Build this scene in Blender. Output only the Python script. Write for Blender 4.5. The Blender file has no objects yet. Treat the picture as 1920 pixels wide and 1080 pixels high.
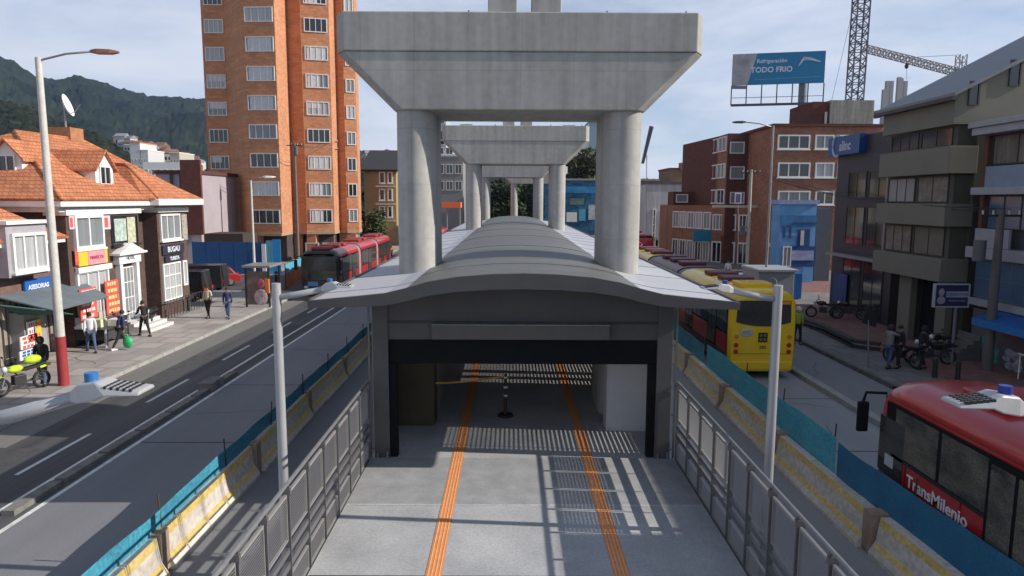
import bpy, bmesh, math, random
from mathutils import Vector, Matrix
random.seed(7)
S = bpy.context.scene
COL = S.collection
R_ = math.radians
# ------------------------------------------------------------------ camera
H = 6.7; FPX = 1300.0
PITCH = 7.23; YAW = -.13; ROLL = .25
cam_d = bpy.data.cameras.new('camera'); cam = bpy.data.objects.new('camera', cam_d); COL.objects.link(cam)
cam.location = (0, 0, H)
cam.rotation_euler = (Matrix.Rotation(R_(YAW), 3, 'Z') @ Matrix.Rotation(R_(90 - PITCH), 3, 'X') @ Matrix.Rotation(R_(ROLL), 3, 'Z')).to_euler()
cam_d.sensor_width = 36; cam_d.lens = FPX / 1920 * 36; cam_d.clip_end = 9000; cam_d.clip_start = .1
S.camera = cam
# ------------------------------------------------------------------ light
SUN_EL = 29.3; SUN_AZ = -4.5          # azimuth measured from +x towards +y
to_sun = Vector((math.cos(R_(SUN_EL)) * math.cos(R_(SUN_AZ)), math.cos(R_(SUN_EL)) * math.sin(R_(SUN_AZ)), math.sin(R_(SUN_EL))))
sd = bpy.data.lights.new('sun', 'SUN'); sun = bpy.data.objects.new('sun', sd); COL.objects.link(sun)
sd.energy = 4.9; sd.angle = R_(.5); sd.color = (1, .93, .83)
sun.rotation_euler = to_sun.to_track_quat('Z', 'Y').to_euler()
w = bpy.data.worlds.new('World'); S.world = w; w.use_nodes = True
nt = w.node_tree; nt.nodes.clear()
def N(t, **k):
    n = nt.nodes.new(t)
    for a, b in k.items(): setattr(n, a, b)
    return n
sky = N('ShaderNodeTexSky', sky_type='NISHITA', sun_disc=False)
sky.sun_elevation = R_(SUN_EL); sky.sun_rotation = math.atan2(to_sun.x, to_sun.y); sky.altitude = 2600; sky.air_density = 1.0; sky.dust_density = .6; sky.ozone_density = 1.2
tc = N('ShaderNodeTexCoord'); sep = N('ShaderNodeSeparateXYZ'); nt.links.new(tc.outputs['Generated'], sep.inputs[0])
# cloud layer laid out on a dome: direction divided by height
mx = N('ShaderNodeMath', operation='MAXIMUM'); nt.links.new(sep.outputs['Z'], mx.inputs[0]); mx.inputs[1].default_value = .0
ad = N('ShaderNodeMath', operation='ADD'); nt.links.new(mx.outputs[0], ad.inputs[0]); ad.inputs[1].default_value = .14
dx = N('ShaderNodeMath', operation='DIVIDE'); nt.links.new(sep.outputs['X'], dx.inputs[0]); nt.links.new(ad.outputs[0], dx.inputs[1])
dy = N('ShaderNodeMath', operation='DIVIDE'); nt.links.new(sep.outputs['Y'], dy.inputs[0]); nt.links.new(ad.outputs[0], dy.inputs[1])
cb = N('ShaderNodeCombineXYZ'); nt.links.new(dx.outputs[0], cb.inputs[0]); nt.links.new(dy.outputs[0], cb.inputs[1]); cb.inputs[2].default_value = 3.3
nz = N('ShaderNodeTexNoise'); nz.inputs['Scale'].default_value = .75; nz.inputs['Detail'].default_value = 8; nz.inputs['Roughness'].default_value = .58; nz.inputs['Distortion'].default_value = .35
nt.links.new(cb.outputs[0], nz.inputs['Vector'])
rp = N('ShaderNodeValToRGB'); rp.color_ramp.elements[0].position = .40; rp.color_ramp.elements[1].position = .60
rp.color_ramp.elements[0].color = (.42, .42, .42, 1); rp.color_ramp.elements[1].color = (1, 1, 1, 1)
nt.links.new(nz.outputs['Fac'], rp.inputs[0])
nz2 = N('ShaderNodeTexNoise'); nz2.inputs['Scale'].default_value = 1.6; nz2.inputs['Detail'].default_value = 6
nt.links.new(cb.outputs[0], nz2.inputs['Vector'])
cc = N('ShaderNodeMixRGB'); cc.inputs[1].default_value = (4.9, 5.6, 7.0, 1); cc.inputs[2].default_value = (7.4, 7.7, 8.3, 1)
nt.links.new(nz2.outputs['Fac'], cc.inputs[0])
fade = N('ShaderNodeMapRange', interpolation_type='SMOOTHSTEP'); fade.inputs[1].default_value = .28; fade.inputs[2].default_value = .52; fade.inputs[3].default_value = 1; fade.inputs[4].default_value = .45
nt.links.new(sep.outputs['Z'], fade.inputs[0])
cf = N('ShaderNodeMath', operation='MULTIPLY'); nt.links.new(rp.outputs[0], cf.inputs[0]); nt.links.new(fade.outputs[0], cf.inputs[1])
mix = N('ShaderNodeMixRGB'); nt.links.new(cf.outputs[0], mix.inputs[0]); nt.links.new(sky.outputs[0], mix.inputs[1]); nt.links.new(cc.outputs[0], mix.inputs[2])
bg = N('ShaderNodeBackground'); bg.inputs['Strength'].default_value = .1; nt.links.new(mix.outputs[0], bg.inputs[0])
wo = N('ShaderNodeOutputWorld'); nt.links.new(bg.outputs[0], wo.inputs[0])
S.view_settings.view_transform = 'Standard'; S.view_settings.look = 'None'; S.view_settings.gamma = 1; S.view_settings.exposure = .28
S.render.engine = 'CYCLES'; S.render.resolution_x = 1024; S.render.resolution_y = 576
S.cycles.max_bounces = 6

# ------------------------------------------------------------------ sight lines measured in the photograph (1920 wide), met with real planes
_M = cam.rotation_euler.to_matrix(); C0 = Vector((0, 0, H))
def ray(px, py): return _M @ Vector(((px - 960) / FPX, (540 - py) / FPX, -1))
def G(px, py, z=0): d = ray(px, py); return C0 + d * ((z - H) / d.z)
def D(px, py, Y): d = ray(px, py); return C0 + d * (Y / d.y)
def X(px, py, x): d = ray(px, py); return C0 + d * (x / d.x)

# ------------------------------------------------------------------ materials
MATS = {}
def M(name, col, rough=.8, metal=0, amt=.12, scale=3.0, st=(1, 1, 1), bump=0, col2=None, spec=.5, brick=None, emit=None, streak=0, alpha=None, trans=0, fine=40, coat=0, bv=(.84, 1.12)):
    if name in MATS: return MATS[name]
    m = bpy.data.materials.new(name); m.use_nodes = True; t = m.node_tree; b = t.nodes['Principled BSDF']
    b.inputs['Roughness'].default_value = rough; b.inputs['Metallic'].default_value = metal; b.inputs['Specular IOR Level'].default_value = spec
    if coat: b.inputs['Coat Weight'].default_value = coat
    tc = t.nodes.new('ShaderNodeTexCoord'); mp = t.nodes.new('ShaderNodeMapping'); mp.inputs['Scale'].default_value = st
    t.links.new(tc.outputs['Object'], mp.inputs[0])
    n = t.nodes.new('ShaderNodeTexNoise'); n.inputs['Scale'].default_value = scale; n.inputs['Detail'].default_value = 6; n.inputs['Roughness'].default_value = .6
    t.links.new(mp.outputs[0], n.inputs['Vector'])
    r = t.nodes.new('ShaderNodeValToRGB'); r.color_ramp.elements[0].position = .3; r.color_ramp.elements[1].position = .7
    c2 = col2 or tuple(min(1, c * (1 + amt)) for c in col); c1 = col if col2 else tuple(c * (1 - amt) for c in col)
    r.color_ramp.elements[0].color = (*c1, 1); r.color_ramp.elements[1].color = (*c2, 1)
    t.links.new(n.outputs['Fac'], r.inputs[0]); out = r.outputs[0]
    n2 = t.nodes.new('ShaderNodeTexNoise'); n2.inputs['Scale'].default_value = fine; n2.inputs['Detail'].default_value = 3
    t.links.new(tc.outputs['Object'], n2.inputs['Vector'])
    mr = t.nodes.new('ShaderNodeMapRange'); mr.inputs[1].default_value = .3; mr.inputs[2].default_value = .7; mr.inputs[3].default_value = 1 - amt * .8; mr.inputs[4].default_value = 1 + amt * .8
    t.links.new(n2.outputs['Fac'], mr.inputs[0])
    mm = t.nodes.new('ShaderNodeMixRGB'); mm.blend_type = 'MULTIPLY'; mm.inputs[0].default_value = 1
    t.links.new(out, mm.inputs[1]); t.links.new(mr.outputs[0], mm.inputs[2]); out = mm.outputs[0]
    if streak:
        sp = t.nodes.new('ShaderNodeMapping'); sp.inputs['Scale'].default_value = (2.2, 2.2, .12); t.links.new(tc.outputs['Object'], sp.inputs[0])
        n3 = t.nodes.new('ShaderNodeTexNoise'); n3.inputs['Scale'].default_value = 1.6; n3.inputs['Detail'].default_value = 5; t.links.new(sp.outputs[0], n3.inputs['Vector'])
        m3 = t.nodes.new('ShaderNodeMapRange'); m3.inputs[1].default_value = .35; m3.inputs[2].default_value = .65; m3.inputs[3].default_value = 1 - streak; m3.inputs[4].default_value = 1 + streak * .4
        t.links.new(n3.outputs['Fac'], m3.inputs[0])
        mq = t.nodes.new('ShaderNodeMixRGB'); mq.blend_type = 'MULTIPLY'; mq.inputs[0].default_value = 1
        t.links.new(out, mq.inputs[1]); t.links.new(m3.outputs[0], mq.inputs[2]); out = mq.outputs[0]
    if brick:
        # brick=(width, height, mortar colour, mode) mode 'v' walls, 'h' floors
        sx = t.nodes.new('ShaderNodeSeparateXYZ'); t.links.new(tc.outputs['Object'], sx.inputs[0])
        a = t.nodes.new('ShaderNodeMath'); a.operation = 'ADD'; t.links.new(sx.outputs['X'], a.inputs[0])
        if brick[3] == 'v': t.links.new(sx.outputs['Y'], a.inputs[1])
        else: a.inputs[1].default_value = 0
        cx = t.nodes.new('ShaderNodeCombineXYZ'); t.links.new(a.outputs[0], cx.inputs[0]); t.links.new(sx.outputs['Z' if brick[3] == 'v' else 'Y'], cx.inputs[1])
        bt = t.nodes.new('ShaderNodeTexBrick'); bt.inputs['Scale'].default_value = 1; bt.inputs['Brick Width'].default_value = brick[0]; bt.inputs['Row Height'].default_value = brick[1]
        bt.inputs['Mortar Size'].default_value = min(brick[0], brick[1]) * .08; bt.inputs['Color1'].default_value = (bv[0],) * 3 + (1,); bt.inputs['Color2'].default_value = (bv[1],) * 3 + (1,)
        if bv[0] > .9: bt.inputs['Mortar Size'].default_value = .012; bt.offset = 0
        bt.inputs['Mortar'].default_value = (*brick[2], 1); t.links.new(cx.outputs[0], bt.inputs['Vector'])
        mb = t.nodes.new('ShaderNodeMixRGB'); mb.blend_type = 'MULTIPLY'; mb.inputs[0].default_value = 1
        t.links.new(out, mb.inputs[1]); t.links.new(bt.outputs['Color'], mb.inputs[2]); out = mb.outputs[0]
    t.links.new(out, b.inputs['Base Color'])
    if bump:
        bp = t.nodes.new('ShaderNodeBump'); bp.inputs['Strength'].default_value = bump; bp.inputs['Distance'].default_value = .02
        t.links.new(n2.outputs['Fac'], bp.inputs['Height']); t.links.new(bp.outputs[0], b.inputs['Normal'])
    if alpha is not None:
        b.inputs['Alpha'].default_value = alpha
    if trans: b.inputs['Transmission Weight'].default_value = trans
    MATS[name] = m; return m

conc = M('pier_concrete', (.33, .325, .31), .85, amt=.08, scale=.55, col2=(.43, .42, .40), streak=.16, bump=.15, fine=5, brick=(1.35, 1.42, (.88, .88, .88), 'v'), bv=(.96, 1.04))
deckc = M('deck_concrete', (.32, .325, .335), .7, amt=.16, scale=.9, col2=(.45, .455, .465), fine=22, bump=.1)
asph = M('asphalt', (.040, .040, .044), .75, amt=.22, scale=.9, st=(1, .035, 1), col2=(.105, .104, .106), fine=60)
buslane = M('bus_lane_concrete', (.15, .152, .165), .8, amt=.12, scale=.6, st=(1, .12, 1), col2=(.205, .207, .22), fine=30)
rlane = M('right_lane_concrete', (.24, .24, .25), .8, amt=.12, scale=.6, st=(1, .1, 1), col2=(.32, .32, .325), fine=30)
pave = M('pavement_concrete', (.29, .26, .245), .85, amt=.10, scale=.5, col2=(.37, .34, .32), fine=14, brick=(1.2, 1.2, (.80, .80, .80), 'h'))
kerbm = M('kerb_concrete', (.33, .32, .30), .85, amt=.15)
redpave = M('red_paving', (.20, .10, .085), .85, amt=.15, brick=(.4, .2, (.7, .7, .7), 'h'))
paint = M('road_paint', (.62, .62, .60), .7, amt=.2, scale=3)
dirt = M('bare_ground', (.14, .13, .115), .9, amt=.2, scale=.3)
tact = M('tactile_orange', (.72, .27, .09), .6, amt=.1, scale=8)
tact2 = M('tactile_groove', (.84, .45, .24), .6, amt=.08, scale=8)
steel = M('galvanised_steel', (.30, .30, .31), .45, .6, amt=.12, scale=4)
railm = M('rail_steel', (.17, .17, .175), .5, .5, amt=.12, scale=4)
louv = M('louvre_aluminium', (.32, .31, .30), .5, .3, amt=.08)
dark = M('dark_steel', (.045, .043, .045), .5, .3, amt=.2)
fascia = M('fascia_grey', (.085, .084, .086), .55, .2, amt=.12, scale=1.2)
gable = M('gable_panel', (.085, .082, .085), .6, .1, amt=.1)
archm = M('arch_roof_sheet', (.13, .132, .128), .5, .25, amt=.10, scale=.6, st=(.4, 2.2, 1), col2=(.19, .193, .188), fine=6)
wingm = M('wing_roof_sheet', (.46, .47, .51), .55, .1, amt=.05, scale=.5, fine=5)
black = M('black_panel', (.008, .008, .010), .85, amt=.2, spec=.2)
polem = M('pole_grey_paint', (.42, .43, .45), .4, .3, amt=.06)
white = M('white_paint', (.72, .72, .71), .6, amt=.06)
cream = M('cream_paint', (.55, .50, .42), .8, amt=.08)
glass = M('window_glass', (.022, .026, .032), .07, amt=.3, scale=.7, spec=.8)
glassb = M('window_glass_blue', (.045, .075, .10), .12, amt=.3, scale=.7, spec=.8)
curt = M('curtain_pale', (.38, .39, .40), .5, amt=.22, scale=2, st=(4, 4, .2), spec=.8)
curt2 = M('blind_grey', (.20, .22, .23), .4, amt=.2, scale=2, st=(4, 4, .2), spec=.8)
rub = M('rubber', (.015, .015, .016), .7, amt=.2)
redp = M('bus_red', (.40, .018, .022), .3, amt=.06, coat=.4)
yelp = M('bus_yellow', (.88, .56, .015), .35, amt=.05, coat=.3)

# ------------------------------------------------------------------ mesh tools
class MB:
    def __init__(s): s.v = []; s.f = []; s.mi = []; s.m = 0
    def add(s, vs, fs):
        o = len(s.v); s.v += [Vector(v) for v in vs]
        for f in fs: s.f.append(tuple(o + i for i in f)); s.mi.append(s.m)
        return s
    def box(s, x0, x1, y0, y1, z0, z1):
        return s.add([(x0, y0, z0), (x1, y0, z0), (x1, y1, z0), (x0, y1, z0), (x0, y0, z1), (x1, y0, z1), (x1, y1, z1), (x0, y1, z1)],
                     [(0, 3, 2, 1), (4, 5, 6, 7), (0, 1, 5, 4), (1, 2, 6, 5), (2, 3, 7, 6), (3, 0, 4, 7)])
    def tbox(s, mat, sx, sy, sz):
        a, b, c = sx / 2, sy / 2, sz / 2
        vs = [mat @ Vector(v) for v in [(-a, -b, -c), (a, -b, -c), (a, b, -c), (-a, b, -c), (-a, -b, c), (a, -b, c), (a, b, c), (-a, b, c)]]
        return s.add(vs, [(0, 3, 2, 1), (4, 5, 6, 7), (0, 1, 5, 4), (1, 2, 6, 5), (2, 3, 7, 6), (3, 0, 4, 7)])
    def quad(s, a, b, c, d): return s.add([a, b, c, d], [(0, 1, 2, 3)])
    def poly(s, pts): return s.add(pts, [tuple(range(len(pts)))])
    def bar(s, p, q, w, h=None):
        p = Vector(p); q = Vector(q); d = q - p; L = d.length
        if L < 1e-6: return s
        mt = Matrix.Translation((p + q) / 2) @ d.to_track_quat('Z', 'X').to_matrix().to_4x4()
        return s.tbox(mt, w, h or w, L)
    def cyl(s, p, q, r0, r1=None, n=12, cap=True):
        p = Vector(p); q = Vector(q); r1 = r0 if r1 is None else r1
        mt = (q - p).to_track_quat('Z', 'X').to_matrix(); vs = []
        for c, r in ((p, r0), (q, r1)):
            for i in range(n):
                a = 2 * math.pi * i / n; vs.append(c + mt @ Vector((r * math.cos(a), r * math.sin(a), 0)))
        fs = [(i, (i + 1) % n, n + (i + 1) % n, n + i) for i in range(n)]
        if cap: fs += [tuple(range(n))[::-1], tuple(range(n, 2 * n))]
        return s.add(vs, fs)
    def tube(s, pts, r, n=8):
        pts = [Vector(p) for p in pts]; vs = []; rs = r if isinstance(r, (list, tuple)) else [r] * len(pts)
        for k, p in enumerate(pts):
            d = (pts[min(k + 1, len(pts) - 1)] - pts[max(k - 1, 0)]).normalized(); mt = d.to_track_quat('Z', 'X').to_matrix()
            for i in range(n):
                a = 2 * math.pi * i / n; vs.append(p + mt @ Vector((rs[k] * math.cos(a), rs[k] * math.sin(a), 0)))
        fs = []
        for k in range(len(pts) - 1):
            for i in range(n): fs.append((k * n + i, k * n + (i + 1) % n, (k + 1) * n + (i + 1) % n, (k + 1) * n + i))
        fs += [tuple(range(n))[::-1], tuple(range((len(pts) - 1) * n, len(pts) * n))]
        return s.add(vs, fs)
    def ell(s, c, rx, ry, rz, n=12, k=8):
        c = Vector(c); vs = []; fs = []
        for j in range(k + 1):
            t = math.pi * j / k
            for i in range(n):
                a = 2 * math.pi * i / n; vs.append(c + Vector((rx * math.sin(t) * math.cos(a), ry * math.sin(t) * math.sin(a), rz * math.cos(t))))
        for j in range(k):
            for i in range(n): fs.append((j * n + i, (j + 1) * n + i, (j + 1) * n + (i + 1) % n, j * n + (i + 1) % n))
        return s.add(vs, fs)
    def loft(s, rings, cap=True, closed=True):
        n = len(rings[0]); vs = [p for r in rings for p in r]; fs = []
        for k in range(len(rings) - 1):
            for i in range(n if closed else n - 1): fs.append((k * n + i, k * n + (i + 1) % n, (k + 1) * n + (i + 1) % n, (k + 1) * n + i))
        if cap: fs += [tuple(range(n))[::-1], tuple(range((len(rings) - 1) * n, len(rings) * n))]
        return s.add(vs, fs)
    def torus(s, c, R, r, ax='x', n=20, k=8):
        c = Vector(c); vs = []; fs = []
        for i in range(n):
            a = 2 * math.pi * i / n
            for j in range(k):
                b = 2 * math.pi * j / k; q = R + r * math.cos(b); u = q * math.cos(a); v = q * math.sin(a); h = r * math.sin(b)
                vs.append(c + (Vector((h, u, v)) if ax == 'x' else Vector((u, h, v)) if ax == 'y' else Vector((u, v, h))))
        for i in range(n):
            for j in range(k): fs.append((i * k + j, ((i + 1) % n) * k + j, ((i + 1) % n) * k + (j + 1) % k, i * k + (j + 1) % k))
        return s.add(vs, fs)
    def mesh(s, name, mats, off=Vector((0, 0, 0)), smooth=False, fix=True):
        me = bpy.data.meshes.new(name); me.from_pydata([v - off for v in s.v], [], s.f)
        for m in (mats if isinstance(mats, (list, tuple)) else [mats]): me.materials.append(m)
        me.polygons.foreach_set('material_index', s.mi)
        if fix:
            bm = bmesh.new(); bm.from_mesh(me); bmesh.ops.recalc_face_normals(bm, faces=bm.faces); bm.to_mesh(me); bm.free()
        if smooth:
            me.polygons.foreach_set('use_smooth', [True] * len(me.polygons))
        me.update(); return me
    def build(s, name, mats, parent=None, smooth=False, world=True, bevel=0, auto=False, fix=True):
        off = Vector((0, 0, 0))
        if parent is not None and world:
            o = parent
            while o is not None: off += o.location; o = o.parent
        me = s.mesh(name, mats, off, smooth or auto, fix)
        o = bpy.data.objects.new(name, me); COL.objects.link(o)
        if parent is not None: o.parent = parent
        if bevel:
            b = o.modifiers.new('bevel', 'BEVEL'); b.width = bevel; b.segments = 2; b.limit_method = 'ANGLE'
        if auto:
            me.set_sharp_from_angle(angle=R_(35))
        return o
def thing(name, label, cat, loc=(0, 0, 0), group=None, rz=0):
    o = bpy.data.objects.new(name, None); COL.objects.link(o); o.location = loc; o.rotation_euler = (0, 0, rz); o.empty_display_size = .3
    o['label'] = label; o['category'] = cat
    if group: o['group'] = group
    return o
def tag(o, label, cat, group=None):
    o['label'] = label; o['category'] = cat
    if group: o['group'] = group
    return o
def setting(o): o['kind'] = 'structure'; return o
def copy_tree(o, parent=None):
    c = o.copy(); COL.objects.link(c); c.parent = parent
    for ch in o.children: copy_tree(ch, c)
    return c
def dup(o, loc, rz=0, label=None, group=None):
    c = copy_tree(o); c.location = loc; c.rotation_euler = (0, 0, rz)
    if label: c['label'] = label
    if group: c['group'] = group
    return c
def onmesh(s, name, mats, label, cat, group=None, base=None, **k):
    """a thing that is one mesh, with its origin at its base"""
    if base is None:
        base = Vector((sum(v.x for v in s.v) / len(s.v), sum(v.y for v in s.v) / len(s.v), min(v.z for v in s.v)))
    me = s.mesh(name, mats, Vector(base), k.get('smooth', False), k.get('fix', True)); o = bpy.data.objects.new(name, me); COL.objects.link(o); o.location = base
    return tag(o, label, cat, group)
def text(parent, name, body, size, loc, rot, mat, wscale=1, depth=.004, bold=0):
    cu = bpy.data.curves.new(name, 'FONT'); cu.body = body; cu.size = size; cu.align_x = 'CENTER'; cu.align_y = 'CENTER'; cu.extrude = depth; cu.offset = bold; cu.resolution_u = 3
    t = bpy.data.objects.new(name, cu); COL.objects.link(t)
    dg = bpy.context.evaluated_depsgraph_get(); me = bpy.data.meshes.new_from_object(t.evaluated_get(dg)); bpy.data.objects.remove(t)
    me.materials.clear(); me.materials.append(mat)
    o = bpy.data.objects.new(name, me); COL.objects.link(o); o.parent = parent
    off = Vector((0, 0, 0)); q = parent
    while q is not None: off += q.location; q = q.parent
    o.location = Vector(loc) - off; o.rotation_euler = rot; o.scale = (wscale, 1, 1)
    return o
ROTC = (R_(90), 0, 0)                 # lettering facing the camera (-y)
ROTL = (R_(90), 0, R_(90))            # facing +x
ROTR = (R_(90), 0, R_(-90))           # facing -x
def frameW(ang):                      # local x along wall, -y outward
    return Matrix.Rotation(ang, 3, 'Z')
WC = {}
def window(parent, p, ang, w, h, cols=2, rows=1, fm=None, pm=None, t=.07, name='window', sill=None):
    fm = fm or white; pm = pm or glass
    key = (round(w, 2), round(h, 2), cols, rows, fm.name, pm.name, t, sill is not None)
    if key not in WC:
        b = MB(); a = w / 2
        b.box(-a, a, -t, 0, 0, t).box(-a, a, -t, 0, h - t, h).box(-a, -a + t, -t, 0, t, h - t).box(a - t, a, -t, 0, t, h - t)
        tt = t * .7
        for i in range(1, cols):
            x = -a + w * i / cols; b.box(x - tt / 2, x + tt / 2, -t * .8, 0, t, h - t)
        for i in range(1, rows):
            z = h * i / rows; b.box(-a + t, a - t, -t * .75, -.005, z - tt / 2, z + tt / 2)
        if sill: b.box(-a - .08, a + .08, -.18, 0, -.09, -.002)
        g = MB().box(-a + t, a - t, -.02, -.004, t, h - t)
        WC[key] = (b.mesh(name, fm), g.mesh('pane', pm))
    me, gm = WC[key]
    off = Vector((0, 0, 0)); q = parent
    while q is not None: off += q.location; q = q.parent
    o = bpy.data.objects.new(name, me); COL.objects.link(o); o.parent = parent; o.location = Vector(p) - off; o.rotation_euler = (0, 0, ang)
    g = bpy.data.objects.new('pane', gm); COL.objects.link(g); g.parent = o
    return o
FX, FN, FC = R_(90), R_(-90), 0.0      # wall faces +x, -x, -y (camera)
def winX(parent, px0, px1, py0, py1, x, face, **k):
    a = X(px0, (py0 + py1) / 2, x); b = X(px1, (py0 + py1) / 2, x); m = (px0 + px1) / 2
    z0 = X(m, py1, x).z; z1 = X(m, py0, x).z
    return window(parent, (x, (a.y + b.y) / 2, z0), face, abs(b.y - a.y), z1 - z0, **k)
def winY(parent, px0, px1, py0, py1, Y, **k):
    a = D(px0, py1, Y); b = D(px1, py0, Y)
    return window(parent, ((a.x + b.x) / 2, Y, a.z), FC, b.x - a.x, b.z - a.z, **k)
def plateX(px0, px1, py0, py1, x, t=.06):
    """thin board on a wall plane at x, thickness towards the street"""
    m = (px0 + px1) / 2; y0 = X(px0, (py0 + py1) / 2, x).y; y1 = X(px1, (py0 + py1) / 2, x).y
    z0 = X(m, py1, x).z; z1 = X(m, py0, x).z
    s = 1 if x < 0 else -1
    return min(x, x + s * t), max(x, x + s * t), min(y0, y1), max(y0, y1), z0, z1
def plateY(px0, px1, py0, py1, Y, t=.06):
    a = D(px0, py1, Y); b = D(px1, py0, Y)
    return a.x, b.x, Y - t, Y, a.z, b.z

# ================================================================== GROUND AND ROADS
def sheet(name, mat, x0, x1, y0, y1, z0, z1=None):
    b = MB()
    if z1 is None: b.quad((x0, y0, z0), (x1, y0, z0), (x1, y1, z0), (x0, y1, z0))
    else: b.box(x0, x1, y0, y1, z0, z1)
    return setting(b.build(name, mat, fix=z1 is not None))
sheet('ground', dirt, -3500, 3500, -300, 5000, -.03)
sheet('asphalt_road', asph, -14.4, -10.25, -20, 150, 0)
sheet('cross_street', asph, -60, -14.4, 49.5, 60, .004)
sheet('bus_lane', buslane, -10.25, -3.3, -20, 150, .004)
sheet('bus_lane', rlane, 3.9, 11.05, -20, 150, 0)
sheet('side_road', M('side_road_concrete', (.19, .19, .20), .8, amt=.12, scale=.5, st=(1, .1, 1), col2=(.25, .25, .255)), 11.35, 13.9, -20, 62, .004)
sheet('side_road', asph, 11.35, 20, 62, 150, .004)
sheet('gutter', M('gutter_concrete', (.17, .165, .155), .85, amt=.14, scale=.8, st=(1, .2, 1)), -15.0, -13.6, -20, 49.5, .006)
b = MB().box(-60, -15.0, -20, 49.5, -.02, .15); setting(b.build('left_pavement', pave))
b = MB().box(-60, -15.0, 60, 150, -.02, .15); setting(b.build('left_pavement', pave))
b = MB(); y = -20
while y < 49: b.box(-15.0, -14.8, y, y + .97, 0, .155); y += 1
setting(b.build('left_kerb', kerbm))
b = MB().box(13.9, 60, -20, 150, -.02, .15); setting(b.build('right_pavement', M('right_pavement_concrete', (.15, .14, .135), .85, amt=.12, scale=.5, col2=(.2, .19, .18), brick=(.8, .8, (.8, .8, .8), 'h'))))
sheet('red_brick_paving', redpave, 16.2, 21.5, 24, 44, .156)
sheet('red_brick_paving', redpave, 14.4, 19.3, 10, 23.3, .156)
sheet('red_brick_paving', redpave, 15.5, 27, 50, 66, .156)
b = MB(); y = -20
while y < 110: b.box(11.05, 11.35, y, y + 1.47, 0, .17); y += 1.5
setting(b.build('lane_divider_kerb', kerbm))
b = MB(); y = -20
while y < 60: b.box(13.75, 13.9, y, y + .97, 0, .165); y += 1
setting(b.build('right_kerb', M('kerb_dark', (.12, .12, .12), .85, amt=.2)))
# painted lines
b = MB(); y = 4
while y < 120: b.quad((-12.08, y, .008), (-11.96, y, .008), (-11.96, y + 3.0, .008), (-12.08, y + 3.0, .008)); y += 6.1
setting(b.build('lane_dashes', paint, fix=False))
b = MB()
for x in (-10.98, -10.28): b.quad((x - .06, -20, .010), (x + .06, -20, .010), (x + .06, 120, .010), (x - .06, 120, .010))
setting(b.build('lane_lines', paint, fix=False))
b = MB(); y = 14
while y < 26: b.box(-10.78, -10.5, y, y + 1.6, 0, .12); y += 1.75
b.box(-10.9, -10.4, 23.6, 24.6, 0, .3)
setting(b.build('worn_separator_kerb', M('kerb_worn', (.17, .16, .15), .9, amt=.3)))
b = MB()
for y in (18.5, 24.5, 30.5, 37): b.quad((-10.2, y, .009), (-6.7, y, .009), (-6.7, y + .04, .009), (-10.2, y + .04, .009))
for y in range(8, 60, 5): b.quad((7.4, y, .005), (11.0, y, .005), (11.0, y + .04, .005), (7.4, y + .04, .005))
setting(b.build('slab_joints', M('joint_tar', (.03, .03, .03), .9), fix=False))
rp_ = random.Random(11); b = MB()
for cx, cy, w_, l_ in ((-13.0, 24, .55, 5.2), (-11.3, 33, .5, 3.6), (-13.2, 15, .6, 3.0)):
    b.quad((cx - w_, cy, .0065), (cx + w_, cy + .05, .0065), (cx + w_ - .03, cy + l_, .0065), (cx - w_ + .02, cy + l_ + .06, .0065))
setting(b.build('trench_repair', M('patch_tar', (.045, .045, .047), .85, amt=.3, scale=3, col2=(.075, .075, .077)), fix=False))
b = MB()
def crack(x, y, dx_, dy_, n, z):
    p = Vector((x, y)); w_ = .008
    for k in range(n):
        q = p + Vector((dx_ + rp_.uniform(-.16, .16), dy_ + rp_.uniform(-.12, .12))); d = (q - p).normalized(); m = Vector((-d.y, d.x)) * w_
        b.quad((p.x - m.x, p.y - m.y, z), (p.x + m.x, p.y + m.y, z), (q.x + m.x, q.y + m.y, z), (q.x - m.x, q.y - m.y, z)); p = q
for a_ in ((-13.6, 14, .05, .45, 14, .0085), (-12.6, 27, .12, .4, 10, .0085), (-10.1, 21, .32, .08, 9, .0085), (-7.6, 29, -.25, .3, 8, .0085), (8.2, 17, .2, .35, 9, .0085), (10.6, 22, -.3, .12, 8, .0085), (11.6, 26, .2, .3, 8, .0085), (-5.4, 10.5, .05, .5, 8, .0085), (-16.5, 27, -.3, .2, 8, .158), (-17, 34, .3, .25, 7, .158)): crack(*a_)
setting(b.build('surface_cracks', M('crack_dark', (.02, .02, .02), .9), fix=False))
# ================================================================== PLATFORM
PC = .28; DZ = .9
b = MB().box(PC - 3.42, PC + 3.44, 4, 68, -.02, DZ); setting(b.build('platform', deckc))
b = MB()
for y in (12.62,): b.quad((PC - 3.4, y, DZ + .004), (PC + 3.42, y, DZ + .004), (PC + 3.42, y + .07, DZ + .004), (PC - 3.4, y + .07, DZ + .004))
setting(b.build('platform_joint', M('joint_cement', (.42, .43, .44), .8, amt=.2, scale=6), fix=False))
b = MB()
for y in (10.1,): b.quad((PC - 3.4, y, DZ + .004), (PC + 3.42, y, DZ + .004), (PC + 3.42, y + .03, DZ + .004), (PC - 3.4, y + .03, DZ + .004))
setting(b.build('platform_edge_joint', black, fix=False))
sheet('platform_rough_band', M('rough_deck_concrete', (.25, .255, .265), .8, amt=.14, scale=2.2, col2=(.35, .355, .365), fine=30), PC - 3.4, PC + 3.42, 12.69, 15.1, DZ + .003)
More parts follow.
